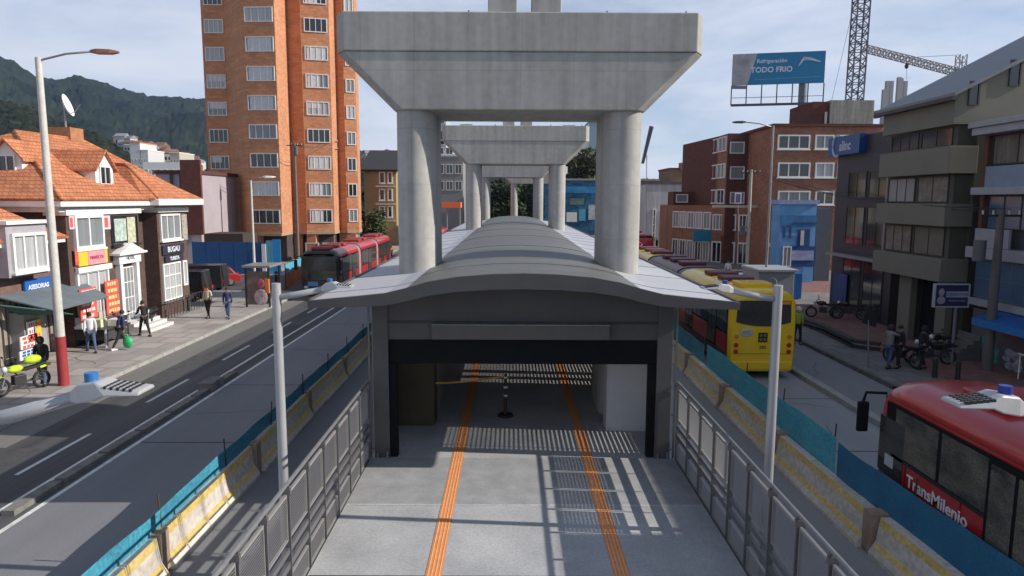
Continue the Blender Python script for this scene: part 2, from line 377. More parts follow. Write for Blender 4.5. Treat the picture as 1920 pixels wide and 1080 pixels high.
for sx, xc in (('l', -1.18), ('r', 1.76)):
    b = MB(); b.quad((xc - .125, 4, DZ + .008), (xc + .125, 4, DZ + .008), (xc + .125, 66, DZ + .008), (xc - .125, 66, DZ + .008))
    o = setting(b.build('tactile_strip', tact, fix=False))
    b = MB()
    for k in range(4):
        x = xc - .09 + k * .06; b.box(x - .008, x + .008, 4, 66, DZ + .008, DZ + .013)
    b.build('tactile_rib', tact2, o)
# ================================================================== RAILINGS
def railing(x, label, out):
    t = thing('railing', label, 'railing', (x, 5, DZ), group='louvred railings along the platform')
    ys = [15.05 - .93 * k for k in range(12)]
    for k, y in enumerate(ys):
        p = MB(); p.box(x - .045, x + .045, y - .012, y + .012, -.25 + DZ, DZ + 1.74); p.box(x - .06 , x + .06, y - .03, y + .03, DZ + 1.60, DZ + 1.70)
        p.build('post', railm, t)
    pu = None
    for k in range(len(ys) - 1):
        y1, y0 = ys[k] - .045, ys[k + 1] + .045
        if pu is None:
            u = MB(); u.box(x - .02, x + .02, y0, y1, DZ + 1.585, DZ + 1.625); u.box(x - .02, x + .02, y0, y1, DZ + .93, DZ + .955)
            u.box(x - .02, x + .02, y0, y0 + .02, DZ + .955, DZ + 1.585); u.box(x - .02, x + .02, y1 - .02, y1, DZ + .955, DZ + 1.585)
            z = .985
            while z < 1.58:
                mt = Matrix.Translation((x, (y0 + y1) / 2, DZ + z)) @ Matrix.Rotation(R_(38 * out), 4, 'Y'); u.tbox(mt, .034, y1 - y0 - .04, .004); z += .042
            pu = u.build('upper_panel', louv, t)
            u = MB(); u.box(x - .02, x + .02, y0, y1, DZ + .36, DZ + .385); u.box(x - .02, x + .02, y0, y1, DZ + .0, DZ + .025)
            u.box(x - .02, x + .02, y0, y0 + .02, DZ + .025, DZ + .36); u.box(x - .02, x + .02, y1 - .02, y1, DZ + .025, DZ + .36)
            z = .05
            while z < .36:
                mt = Matrix.Translation((x, (y0 + y1) / 2, DZ + z)) @ Matrix.Rotation(R_(38 * out), 4, 'Y'); u.tbox(mt, .034, y1 - y0 - .04, .004); z += .042
            pl = u.build('lower_panel', louv, t)
        else:
            for src in (pu, pl):
                c = src.copy(); COL.objects.link(c); c.location = (0, -.93 * k, 0)
    MB().cyl((x, ys[-1], DZ + 1.75), (x, ys[0] + .1, DZ + 1.75), .03, n=10).build('top_rail', steel, t, auto=True)
    MB().box(x - .025, x + .025, ys[-1], ys[0], DZ + .725, DZ + .81).build('middle_rail', railm, t)
    MB().box(x - .025, x + .025, ys[-1], ys[0], DZ + .50, DZ + .60).build('middle_rail', railm, t)
    MB().box(x - .03, x + .03, ys[-1], ys[0], DZ - .16, DZ - .01).build('kick_plate', railm, t)
railing(PC - 3.47, 'grey louvred steel railing along the left edge of the platform', -1)
railing(PC + 3.49, 'grey louvred steel railing along the right edge of the platform, throwing barred shadows', 1)
# ================================================================== STATION
st = thing('bus_station', 'long grey bus station with arched roof and open dark entrance at its front', 'station', (PC, 14, DZ))
prof = [(-4.42, 4.62), (-3.4, 4.72), (-2.85, 4.78), (-2.4, 4.89), (-1.97, 5.02), (-1.4, 5.12), (-.7, 5.18), (0, 5.20)]
prof = prof + [(-a, z) for a, z in prof[-2::-1]]
Y0, Y1 = 14.0, 66.0
def extr(pts, y0, y1, th, dz=0):
    n = len(pts); b = MB()
    vs = [(PC + a, y, z + dz) for y in (y0, y1) for a, z in pts] + [(PC + a, y, z + dz - th) for y in (y0, y1) for a, z in pts]
    fs = []
    for i in range(n - 1):
        fs += [(i, i + 1, n + i + 1, n + i), (2 * n + i, 2 * n + i + 1, 3 * n + i + 1, 3 * n + i), (i, i + 1, 2 * n + i + 1, 2 * n + i), (n + i, n + i + 1, 3 * n + i + 1, 3 * n + i)]
    fs += [(0, n, 3 * n, 2 * n), (n - 1, 2 * n - 1, 4 * n - 1, 3 * n - 1)]
    return b.add(vs, fs)
archp = [p for p in prof if abs(p[0]) <= 2.41]
# roof sheets in bays with raised seams
w_l = [(-4.42, 4.62), (-3.4, 4.72), (-2.85, 4.78), (-2.4, 4.885)]; w_r = [(-a, z) for a, z in w_l[::-1]]
extr(archp, Y0 + .12, Y1, .05, .012).build('arch_roof', archm, st, auto=True)
extr(w_l, Y0 + .12, Y1, .05).build('side_roof', wingm, st); extr(w_r, Y0 + .12, Y1, .05).build('side_roof', wingm, st)
y = Y0 + 2.4; AS = archm
while y < Y1:
    MB().loft([[(PC + a, y - w_, z + dz) for a, z in archp] for w_, dz in ((.03, .012), (.03, .024), (-.03, .024), (-.03, .012))], cap=False, closed=False).build('roof_seam', AS, st)
    y += 6.6
y = Y0 + 1.3; WS = M('seam_light', (.36, .37, .40), .5, .1)
while y < Y1:
    for pts in (w_l, w_r): MB().loft([[(PC + a, y - w_, z + dz) for a, z in pts] for w_, dz in ((.015, .001), (.015, .014), (-.015, .014), (-.015, .001))], cap=False, closed=False).build('roof_seam', WS, st)
    y += 3.0
# front fascia: band that thickens towards the middle
b = MB(); n = len(prof); vs = []
for y in (Y0, Y0 + .12):
    for a, z in prof: vs.append((PC + a, y, z + .02))
    for a, z in prof: vs.append((PC + a, y, z - .13 - .17 * (1 - (a / 4.42) ** 2)))
fs = []
for i in range(n - 1): fs += [(i, i + 1, n + i + 1, n + i), (2 * n + i, 2 * n + i + 1, 3 * n + i + 1, 3 * n + i), (i, i + 1, 2 * n + i + 1, 2 * n + i), (n + i, n + i + 1, 3 * n + i + 1, 3 * n + i)]
fs += [(0, n, 3 * n, 2 * n), (n - 1, 2 * n - 1, 4 * n - 1, 3 * n - 1)]
b.add(vs, fs).build('fascia', fascia, st, auto=True)
for s in (-1, 1):
    MB().box(PC + s * 4.42 - .03, PC + s * 4.42 + .03, Y0 + .12, Y1, 4.49, 4.66).build('eave_trim', fascia, st)
# gable wall above the entrance
FY = 15.15
xs = [-3.2, -2.4, -1.97, -1.4, -.7, 0, .7, 1.4, 1.97, 2.4, 3.2]
def zr(a):
    a = abs(a); pp = [(-x, z) for x, z in prof if x <= 0][::-1]
    for (x0, z0), (x1, z1) in zip(pp, pp[1:]):
        if x0 <= a <= x1: return z0 + (z1 - z0) * (a - x0) / (x1 - x0)
    return 4.6
b = MB(); vs = [(PC + a, y, z) for y in (FY, FY + .1) for a in xs for z in (3.62, zr(a) - .06)]
m = len(xs) * 2; fs = []
for i in range(len(xs) - 1):
    a = 2 * i; fs += [(a, a + 2, a + 3, a + 1), (m + a, m + a + 2, m + a + 3, m + a + 1), (a, a + 2, m + a + 2, m + a), (a + 1, a + 3, m + a + 3, m + a + 1)]
fs += [(0, 1, m + 1, m), (m - 2, m - 1, 2 * m - 1, 2 * m - 2)]
b.add(vs, fs).build('gable_wall', gable, st)
MB().box(PC - 3.0, PC + 3.0, FY - .03, FY + .12, 3.98, 4.03).build('cornice_strip', dark, st)
MB().box(PC - 3.0, PC + 2.98, FY + .03, FY + .2, 3.06, 3.617).build('lintel', black, st)
MB().box(-1.72, 2.18, FY - .22, FY - .02, 3.66, 3.98).build('name_board', M('name_board', (.095, .088, .088), .5, amt=.06), st, bevel=.01)
MB().box(-1.72, 2.18, FY - .25, FY - .02, 3.985, 4.0).build('name_board_cap', steel, st)
for s in (-1, 1):
    xo = PC + s * 3.16
    MB().box(xo - .17, xo + .17, FY - .05, FY + .15, DZ, 4.6).build('entrance_post', gable, st, bevel=.008)
    MB().box(PC + s * 2.90 - .075, PC + s * 2.90 + .075, FY + .0, FY + .2, DZ, 3.06).build('door_jamb', black, st)
    b = MB(); xe = PC + s * 3.42
    b.box(xe - .02, xe + .02, FY - .04, FY, DZ, 4.5); b.box(xe - s * .02 - .01, xe - s * .02 + .01, FY + .38, FY + .42, DZ, 4.5)
    for z in (1.1, 1.9, 2.7, 3.5): b.box(min(xe, xe - s * .12), max(xe, xe - s * .12), FY - .03, FY - .01, z, z + .02)
    b.build('post_edge_frame', railm, st)
    MB().cyl((xo - .1, FY - .1, DZ), (xo - .1, FY - .1, DZ + .12), .02).build('anchor_bolt', steel, st); MB().cyl((xo + .12, FY - .1, DZ), (xo + .12, FY - .1, DZ + .16), .025).build('anchor_bolt', steel, st)
# side walls: bays of louvres between solid door panels
def louvre_wall(x, y0, y1, s):
    b = MB(); b.box(x - .03, x + .03, y0, y0 + .05, DZ, 4.45).box(x - .03, x + .03, y1 - .05, y1, DZ, 4.45)
    z = DZ + .06
    while z < 4.4:
        b.box(x - .02, x + .02, y0 + .05, y1 - .05, z, z + .028); z += .064
    if y1 - y0 > 2: b.box(x - .025, x + .025, (y0 + y1) / 2 - .02, (y0 + y1) / 2 + .02, DZ, 4.4)
    b.build('louvre_screen', louv, st)
def solid_wall(x, y0, y1):
    MB().box(x - .04, x + .04, y0 + .002, y1 - .002, DZ, 4.5).build('door_panel', M('door_panel_dark', (.03, .031, .034), .25, amt=.15, spec=.7), st)
    b = MB()
    for yy in (y0 + .05, (y0 + y1) / 2, y1 - .05): b.box(x - .06, x + .06, yy - .03, yy + .03, DZ, 4.49)
    b.build('door_frame', dark, st)
for s in (-1, 1):
    x = PC + s * 3.36
    segs = [('l', 15.32, 16.9), ('s', 16.9, 18.98), ('l', 18.98, 19.34), ('s', 19.34, 21.3), ('l', 21.3, 21.85), ('s', 21.85, 22.1), ('l', 22.1, 22.6), ('s', 22.6, 22.9), ('l', 22.9, 27.5), ('s', 27.5, 31)]
    y = 31
    while y < 65: segs += [('l', y, y + 3), ('s', y + 3, y + 6.8)]; y += 6.8
    for k, y0, y1 in segs:
        (louvre_wall(x, y0, y1, s) if k == 'l' else solid_wall(x, y0, y1))
MB().box(PC - 3.3, PC + 3.3, 65.8, 65.9, DZ, 4.5).build('end_wall', gable, st)
b = MB(); y = 17.2
while y < 64: b.box(PC - 3.3, PC + 3.3, y, y + .12, 4.3, 4.5); y += 4.4
b.build('roof_beam', dark, st)
o = onmesh(MB().box(2.44, 3.52, 17.0, 17.55, DZ, 3.35), 'equipment_cabinet', M('cabinet_white', (.50, .51, .53), .6, amt=.05), 'plain pale grey cabinet standing inside the station entrance on the right', 'cabinet')
MB().box(2.50, 3.46, 16.985, 16.999, DZ + .12, 3.28).build('cabinet_door', M('cabinet_door_white', (.53, .54, .56), .55, amt=.04), o)
onmesh(MB().box(-3.06, -1.95, 17.35, 18.05, DZ, 3.5), 'cladding_panel', M('panel_dark_olive', (.055, .042, .018), .6, amt=.3, scale=1.2), 'dark olive cladding board standing inside the station entrance on the left', 'panel')
# delineator post with base and hazard tape
t = thing('delineator_post', 'black and orange warning post with white bands on a rubber base inside the entrance', 'warning post', (-.12, 18.2, DZ))
MB().cyl((-.12, 18.2, DZ), (-.12, 18.2, DZ + .06), .22, .18, 16).build('base', rub, t)
MB().cyl((-.12, 18.2, DZ + .06), (-.12, 18.2, DZ + 1.15), .05, .04, 12).build('post', M('post_dark_orange', (.06, .022, .014), .6, amt=.2), t, auto=True)
for z in (.55, .78, 1.05): MB().cyl((-.12, 18.2, DZ + z), (-.12, 18.2, DZ + z + .045), .056, .056, 12).build('reflective_band', white, t)
b = MB(); pts = []
for i in range(13):
    f = i / 12; pts.append((-2.9 + 2.76 * f, 17.6 + .6 * f, DZ + 1.12 - .1 * math.sin(f * math.pi)))
for p, q in zip(pts, pts[1:]): b.quad(p, q, (q[0], q[1], q[2] - .045), (p[0], p[1], p[2] - .045))
onmesh(b, 'hazard_tape', M('hazard_tape_yellow', (.55, .30, .03), .5, amt=.3, scale=6), 'yellow hazard tape strung from the left wall to the warning post', 'tape', fix=False)
# ================================================================== PIERS
def pier(y, cx, label, zc=0):
    t = thing('viaduct_pier', label, 'viaduct pier', (cx, y + 1.4, 0), group='viaduct piers standing over the bus station')
    zb, zk, zt = 8.97, 10.40, 11.36; dep = 2.8; c = .26; hb, ht = 3.24, 4.68
    # plan ring at each level: chamfered rectangle
    def ring(hw, y0, y1, z, cc=c): return [(cx - hw + cc * .9, y0, z), (cx + hw - cc * .9, y0, z), (cx + hw, y0 + cc * 1.6, z), (cx + hw, y1 - cc * 1.6, z), (cx + hw - cc * .9, y1, z), (cx - hw + cc * .9, y1, z), (cx - hw, y1 - cc * 1.6, z), (cx - hw, y0 + cc * 1.6, z)]
    b = MB().loft([ring(hb, y + .05, y + dep - .05, zb), ring(ht, y + .035, y + dep - .035, zk)])
    b.loft([ring(ht + .003, y, y + dep, zk), ring(ht + .003, y, y + dep, zt)])
    b.build('cap_beam', conc, t, bevel=.03)
    for s in (-1, 1):
        q = []; xc = cx + s * 2.72; r = .50; n = 10; y0, y1 = y + .12, y + dep - .12
        for z in (-.02, zb + .0):
            rg = []
            for i in range(n + 1): a = math.pi + math.pi * i / n; rg.append((xc + r * math.cos(a), y0 + r + r * math.sin(a), z))
            for i in range(n + 1): a = math.pi * i / n; rg.append((xc + r * math.cos(a), y1 - r + r * math.sin(a), z))
            q.append(rg)
        MB().loft(q).build('column', conc, t, auto=True)
    for a, wd, h in ((-3.15, .8, .13), (-.45, .75, .75), (.68, .75, .75), (3.4, .8, .10)):
        MB().box(cx + a - wd / 2, cx + a + wd / 2, y + .5, y + 1.5, zt, zt + h).build('bearing_block', conc, t, bevel=.02)
    b = MB()
    for a in (-1.3, 2.2, 4.2): b.cyl((cx + a, y + .3, zt), (cx + a, y + .3, zt + .1), .02)
    b.build('starter_bar', dark, t)
pier(18.0, .22, 'nearest concrete viaduct pier, filling the top of the view with its wide cap beam')
pier(44.6, .30, 'second concrete viaduct pier, framed whole between the columns of the nearest one')
pier(71, .1, 'third concrete viaduct pier, its beam just under the beam of the second')
pier(97.5, 3.2, 'farthest concrete viaduct pier, set a little to the right at the end of the roof')
# ================================================================== JERSEY BARRIERS AND NETTING
def barrier_mesh(L):
    pr = [(-.30, 0), (-.30, .08), (-.17, .30), (-.10, .76), (.10, .76), (.17, .30), (.30, .08), (.30, 0)]
    def mk(i0): pass
    b = MB().loft([[(x, 0, z) for x, z in pr], [(x, L, z) for x, z in pr]])
    return b
barw = M('barrier_weathered_white', (.50, .45, .38), .8, amt=.22, scale=1.6, st=(1, .35, 1), col2=(.72, .66, .60), fine=8)
bary = M('barrier_yellow', (.62, .44, .12), .7, amt=.25, scale=3, st=(1, .3, 1), col2=(.75, .58, .24), fine=9)
barb = M('barrier_brown_board', (.34, .25, .18), .8, amt=.3, scale=3)
def barrier(y, x, rz, L, group, label):
    t = thing('jersey_barrier', label, 'road barrier', (0, 0, 0), group=group)
    barrier_mesh(L).build('concrete_block', barw, t)
    s = -1 if x > 0 else 1
    for s in (-1, 1):
        b = MB(); b.quad((s * .1045, .03, .752), (s * .1045, L - .03, .752), (s * .129, L - .03, .60), (s * .129, .03, .60)); b.build('yellow_stripe', bary, t, fix=False)
        b = MB(); b.quad((s * .182, .03, .29), (s * .182, L - .03, .29), (s * .24, L - .03, .19), (s * .24, .03, .19)); b.build('yellow_stripe', bary, t, fix=False)
    MB().box(-.2, .2, -.28, .02, .02, .80).build('joint_board', barb, t, bevel=.01)
    t.location = (x, y, 0); t.rotation_euler = (0, 0, rz)
    return t
random.seed(3)
def lx(y): return -6.36 - .0 * y
def rx(y): return 7.05 + .30 * max(0, (14 - y) / 6) - (.10 if y > 30 else 0)
L = 4.6
def place_barriers(fx, ys, side):
    src = None
    for k, y in enumerate(ys):
        a = Vector((fx(y), y)); c = Vector((fx(y + L), y + L)); rz = -math.atan2(c.x - a.x, c.y - a.y) + random.uniform(-.012, .012)
        lb = 'yellow striped concrete barrier %s the station, %s counted from the viewer' % (('left of' if side < 0 else 'right of'), ORD[k])
        g = 'striped barriers %s the station' % ('left of' if side < 0 else 'right of')
        if src is None: src = barrier(y, a.x, rz, L - .3, g, lb)
        else: dup(src, (a.x + random.uniform(-.04, .04), y, 0), rz, lb)
ORD = ['nearest', 'second', 'third', 'fourth', 'fifth', 'sixth', 'seventh', 'eighth', 'ninth', 'tenth']
place_barriers(lx, [7.3 + L * k for k in range(9)], -1)
place_barriers(rx, [3.6 + L * k for k in range(10)], 1)
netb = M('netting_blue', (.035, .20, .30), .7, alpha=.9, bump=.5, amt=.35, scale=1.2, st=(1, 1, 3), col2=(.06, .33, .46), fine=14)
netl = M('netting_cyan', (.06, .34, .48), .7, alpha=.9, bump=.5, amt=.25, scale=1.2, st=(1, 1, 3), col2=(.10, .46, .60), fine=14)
def netting(fx, y0, y1, z0, z1, label, mat, cat='netting', dx=0):
    t = thing('safety_netting', label, cat, (fx(y0) + dx, y0, 0)); b = MB(); y = y0; k = 0; pr = []
    while y <= y1:
        x = fx(y) + dx + .015 * math.sin(y * 1.7); zt = z1 + .02 * math.sin(y * .9) + .012 * math.sin(y * 3.1); pr.append((x, y, zt)); y += .5
    for p, q in zip(pr, pr[1:]): b.quad((p[0], p[1], z0), (q[0], q[1], z0), q, p)
    o = b.build('mesh_sheet', mat, t, fix=False, auto=False); so = o.modifiers.new('thick', 'SOLIDIFY'); so.thickness = .008
    y = y0 + .2
    while y < y1:
        x = fx(y) + dx + .02; MB().cyl((x, y, .7), (x + random.uniform(-.05, .05), y, z1 + .28), .018, n=6).build('stake', M('stake_rust', (.07, .045, .035), .8, amt=.2), t); y += 2.9
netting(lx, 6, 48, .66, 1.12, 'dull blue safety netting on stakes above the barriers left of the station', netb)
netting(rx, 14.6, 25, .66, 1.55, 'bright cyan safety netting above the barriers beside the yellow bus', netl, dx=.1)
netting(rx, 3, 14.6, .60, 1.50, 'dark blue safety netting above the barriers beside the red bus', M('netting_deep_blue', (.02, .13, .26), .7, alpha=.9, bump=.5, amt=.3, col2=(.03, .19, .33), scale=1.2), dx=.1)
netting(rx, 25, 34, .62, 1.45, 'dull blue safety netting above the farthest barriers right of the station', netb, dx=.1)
# ================================================================== PLATFORM LAMPS
def station_lamp(x, y, s, label, capc, up=0):
    t = thing('station_lamp', label, 'lamp post', (x, y, 0), group='slim lamp posts along the platform')
    MB().cyl((x, y, 0), (x, y, 5.3), .085, .075, 16).build('pole', polem, t, auto=True)
    MB().box(x - .16, x + .16, y - .16, y + .16, 0, .03).build('base_plate', steel, t)
    e = 1.25 * s
    MB().tube([(x, y, 5.06), (x + .30 * s, y, 5.10 + up * .4), (x + .86 * s, y, 5.22 + up)], [.05, .055, .05], 10).build('arm', polem, t, smooth=True)
    h = []
    for u, wd, z0, z1 in ((.76, .05, 5.17, 5.25), (.84, .09, 5.17, 5.31), (.98, .12, 5.20, 5.33), (1.05, .13, 5.235, 5.30), (1.30, .12, 5.24, 5.27)):
        z0 += up; z1 += up
        h.append([(x + s * u, y - wd, z0), (x + s * u, y + wd, z0), (x + s * u, y + wd * .8, z1), (x + s * u, y - wd * .8, z1)])
    MB().loft(h).build('lamp_head', M('lamp_head_grey', (.46, .46, .47), .4, .2, amt=.05), t, bevel=.012)
    b = MB()
    for i in range(5):
        for j in range(5): b.box(x + s * (1.06 + .045 * i) - .014, x + s * (1.05 + .045 * i) + .014, y - .11 + j * .042, y - .085 + j * .042, up + 5.268 + (.045 * (4 - i)) * .1, up + 5.288 + (.045 * (4 - i)) * .1)
    b.build('cooling_fin', dark, t)
    MB().cyl((x + s * .90, y, 5.31 + up), (x + s * .90, y, 5.38 + up), .045, .045, 16).build('photocell_cap', capc, t, auto=True)
capb = M('photocell_blue', (.03, .16, .42), .4); capd = M('photocell_dark_blue', (.02, .05, .30), .4)
station_lamp(-3.93, 11.55, 1, 'slim grey lamp post standing behind the left railing', capb)
station_lamp(4.50, 11.55, -1, 'slim grey lamp post standing behind the right railing', capd)
station_lamp(-3.93, 4.9, 1, 'near lamp post in the bottom left corner, light blue cap on its lamp head', capb, up=.07)
station_lamp(4.50, 4.9, -1, 'near lamp post with dark blue cap, its lamp head over the red bus', capd)
# ================================================================== VEHICLES
lamp_w = M('headlight_glass', (.6, .62, .62), .15, spec=.8); lamp_r = M('tail_light_red', (.55, .02, .01), .25); lamp_o = M('indicator_orange', (.75, .25, .03), .3)
maroon = M('roof_maroon', (.13, .03, .045), .5, amt=.15); bell = M('bellows_grey', (.30, .30, .30), .8, amt=.2)
busglass = M('bus_glass', (.03, .033, .034), .06, amt=.5, scale=1.1, st=(1, 1, 1), col2=(.075, .072, .06), spec=.9)
busglass2 = M('bus_glass_interior', (.03, .03, .028), .06, amt=.5, scale=1.3, st=(1, .8, 1.6), col2=(.19, .165, .12), spec=.9)
bsec = [(-1.17, .30), (-1.24, .55), (-1.26, 1.2), (-1.26, 2.5), (-1.22, 2.95), (-1.10, 3.2), (-.88, 3.34), (-.4, 3.40), (.4, 3.40), (.88, 3.34), (1.10, 3.2), (1.22, 2.95), (1.26, 2.5), (1.26, 1.2), (1.24, .55), (1.17, .30)]
def ring(y, k=1, dz=0, kz=1): return [(a * k, y, .30 + (z - .30) * kz + dz) for a, z in bsec]
def wheel(parent, x, y, r=.48, w=.28):
    MB().torus((x, y, r), r - .09, .12, 'x', 20, 8).build('tyre', rub, parent, smooth=True)
    MB().cyl((x - w / 3, y, r), (x + w / 3, y, r), r * .58, n=16).build('rim', steel, parent, auto=True)
def bus(label, secs, body, endc, roofm, wz0=1.72, wz1=2.86, group=None, lower=None, mirrors=True, doors=None, gm=None):
    """rear at y=0 and driving towards +y; secs are section lengths"""
    t = thing('articulated_bus', label, 'bus', (0, 0, 0), group=group); Lt = sum(secs) + .9 * (len(secs) - 1); y = 0
    for k, L in enumerate(secs):
        f, l = k == 0, k == len(secs) - 1
        y0, y1 = y, y + L; rg = []
        if f: rg += [ring(y0, .93, 0, .965), ring(y0 + .06, .975, 0, .99), ring(y0 + .25, 1)]
        else: rg += [ring(y0, 1)]
        if l: rg += [ring(y1 - .7, 1), ring(y1 - .3, .985, 0, .985), ring(y1 - .08, .96, 0, .955), ring(y1, .90, .03, .90)]
        else: rg += [ring(y1, 1)]
        b = MB().loft(rg); o = b.build('body_section', [body, endc], t, auto=True)
        if endc is not body:
            for p in o.data.polygons:
                c = p.center.y
                if (f and c < y0 + .3) or (l and c > y1 - 1.2): p.material_index = 1
        # side glass and doors
        for s in (-1, 1):
            x0, x1 = (s * 1.255, s * 1.272); xa, xb = min(x0, x1), max(x0, x1)
            yy = y0 + .35; end = y1 - (.35 if l else .12); b = MB(); fr = MB(); n = 0
            fr.box(xa - (.0 if s > 0 else -.004), xb - (.004 if s > 0 else 0), yy, end, wz0 - .06, wz1 + .02)
            while yy < end - .5:
                wd = min(1.42, end - yy); b.box(xa, xb, yy + .05, yy + wd - .05, wz0, wz1 - .05); yy += wd; n += 1
            fr.build('window_band', black, t); b.build('side_glass', gm or busglass, t)
            if lower is not None:
                MB().box(xa, xb - .003 if s > 0 else xb, y0 + .4, end, .95, wz0 - .1).build('side_panel', lower, t)
            # doors on the side that faces the station
            if s == -1:
                ds = [y0 + L * .28, y0 + L * .72] if L > 6 else [y0 + L * .5]
                if doors is not None: ds = [q for q in doors if y0 < q < y1]
                for dd in ds:
                    b = MB().box(xa - .01, xb, dd - .62, dd + .62, .92, wz1 - .02); o = b.build('door', black, t)
                    MB().box(xa - .014, xb - .02, dd - .55, dd - .04, 1.0, wz1 - .1).build('door_glass', gm or busglass, o); MB().box(xa - .014, xb - .02, dd + .04, dd + .55, 1.0, wz1 - .1).build('door_glass', gm or busglass, o)
        ws = [y0 + 1.5] if not l else ([y0 + 1.3, y1 - 2.4] if L > 6 else [y0 + L * .5])
        for wy in ws:
            for s in (-1, 1): wheel(t, s * 1.08, wy)
        # roof units
        yy = y0 + .9
        while yy < y1 - 1.4:
            MB().box(-.62, .62, yy, yy + 1.1, 3.38, 3.56).build('roof_unit', roofm, t, bevel=.04); yy += 2.0
        if not l:
            rg = []
            for i in range(13):
                rg.append(ring(y1 + .9 * i / 12, .97 if i % 2 else .90, 0, .985 if i % 2 else .96))
            MB().loft(rg).build('bellows', bell, t)
        y = y1 + .9
    # front end
    yf = Lt
    o = MB().loft([[(-1.12, yf - .11, 1.35), (1.12, yf - .11, 1.35), (1.12, yf - .05, 1.35), (-1.12, yf - .05, 1.35)], [(-1.16, yf - .13, 1.4), (1.16, yf - .13, 1.4), (1.16, yf + .012, 1.4), (-1.16, yf + .012, 1.4)], [(-1.12, yf - .16, 2.95), (1.12, yf - .16, 2.95), (1.12, yf - .02, 2.95), (-1.12, yf - .02, 2.95)]]).build('windscreen', busglass, t)
    MB().box(-1.0, 1.0, yf - .25, yf + .0, 2.96, 3.14).build('destination_board', black, t)
    text(t, 'destination_lettering', '- - - - - -', .16, (0, yf + .006, 3.05), (R_(90), 0, R_(180)), paint, 1.6)
    MB().box(-1.13, 1.13, yf - .2, yf + .05, .38, .72).build('bumper', dark, t, bevel=.03)
    for s in (-1, 1):
        MB().ell((s * .88, yf - .03, .92), .17, .08, .11).build('headlight', lamp_w, t, smooth=True)
        if mirrors:
            o = MB().tube([(s * 1.12, yf - .05, 3.0), (s * 1.42, yf + .18, 2.95), (s * 1.46, yf + .2, 2.75)], .03).build('mirror_arm', black, t)
            MB().box(s * 1.46 - .11, s * 1.46 + .11, yf + .14, yf + .24, 2.1, 2.75).build('mirror', black, o, bevel=.03)
    # rear end
    n = 10; b = MB(); pts = []
    for i in range(n + 1):
        a = -1 + 2 * i / n; pts.append((a * 1.03, -.015, 2.02 + .16 * a * a))
    top = [(1.0, -.015, 3.0), (-1.0, -.015, 3.0)]
    fr = pts + top; b.loft([[Vector(p) for p in fr], [Vector((p[0], .03, p[2])) for p in fr]]).build('rear_window', busglass, t)
    MB().box(-1.14, 1.14, -.06, .2, .36, .68).build('rear_bumper', endc, t, bevel=.04)
    for s in (-1, 1):
        for z, m_ in ((1.62, lamp_o), (1.3, lamp_r), (1.05, lamp_r), (2.4, lamp_r)):
            if z < 2 : MB().cyl((s * 1.0, -.02, z), (s * 1.0, .03, z), .09, n=14).build('tail_light', m_, t)
    return t
yb = bus('yellow articulated bus seen from behind in the lane right of the station', [8.2, 6.5, 6.5], M('bus_side_dark', (.10, .02, .025), .35, amt=.1), yelp, maroon, lower=redp)
MB().box(-.17, .17, -.02, .0, 1.42, 1.78).build('emblem', black, yb); 
b = MB(); 
for i in range(2):
    for j in range(2): b.box(-.13 + i * .15, -.02 + i * .15, -.024, -.02, 1.46 + j * .16, 1.58 + j * .16)
b.build('emblem_mark', M('emblem_grey', (.2, .17, .05), .5), yb)
MB().ell((-.62, .0, 1.78), .27, .02, .17).build('fleet_oval', M('fleet_oval_pale', (.55, .53, .42), .5), yb, smooth=True)
text(yb, 'fleet_number', '055', .2, (-.62, -.024, 1.78), ROTC, M('lettering_grey', (.25, .25, .22), .6), 1)
text(yb, 'fleet_number', 'Z85', .16, (0, -.02, 1.22), ROTC, black, 1)
MB().box(.35, .98, -.02, -.012, 2.86, 2.98).build('rear_route_sign', lamp_o, yb)
MB().box(-1.12, 1.12, -.01, .03, .96, .98).build('panel_seam', M('seam_brown', (.25, .15, .01), .6), yb)
for o in list(yb.children):
    if o.name.startswith('roof_unit') and (o.data.vertices[0].co.y < 1.5): o.data.materials[0] = yelp
# painted yellow ends of the body reach three metres in
for o in yb.children:
    if o.name.startswith('body_section'):
        for p in o.data.polygons:
            if p.normal.z > .25: p.material_index = 1 if (p.center.y < 5 or p.center.y > 18) else 0
yb.location = (9.53, 25.7, 0)
rb = bus('red articulated bus with white lettering in the bottom right corner', [7.5, 9.5], redp, redp, redp, wz0=1.95, wz1=2.92, doors=[2.5, 6, 9.8, 14.0], gm=busglass2)
o = text(rb, 'side_lettering', 'TransMilenio', .33, (-1.278, 15.85, 1.60), ROTR, M('lettering_white', (.75, .72, .72), .5), 1.0, bold=.006)
MB().box(-1.275, -1.258, 16.9, 17.75, 1.45, 2.6).build('driver_side_glass', busglass, rb)
MB().box(-1.28, -1.262, 17.2, 17.5, 1.62, 1.86).build('notice', M('notice_pale', (.45, .47, .5), .5), rb)
MB().box(-.5, .5, 7.9 + 1.6, 7.9 + 4.6, 3.39, 3.62).build('roof_fairing', redp, rb, bevel=.05)
b = MB()
for z_ in (3.02, 1.28, .78): b.box(-1.272, -1.262, .4, 17.3, z_, z_ + .014)
b.build('panel_seam', M('seam_dark_red', (.10, .01, .01), .6), rb)
for y_ in (3.4, 5.1, 8.4, 10.9, 12.6, 15.2, 16.8): MB().box(-1.271, -1.262, y_, y_ + .012, .80, 1.90).build('panel_seam', M('seam_dark_red', (.10, .01, .01), .6), rb)
MB().box(-1.275, -1.262, .4, 17.3, 1.86, 1.93).build('window_rubber', rub, rb)
for y_ in (8.9, 12.2): MB().box(-.45, .45, y_, y_ + .7, 3.40, 3.47).build('roof_hatch', M('hatch_red', (.28, .015, .02), .45), rb, bevel=.02)
rb.scale = (1, 1, .965)
rb.location = (8.68, 13.55 - 17.9, 0)
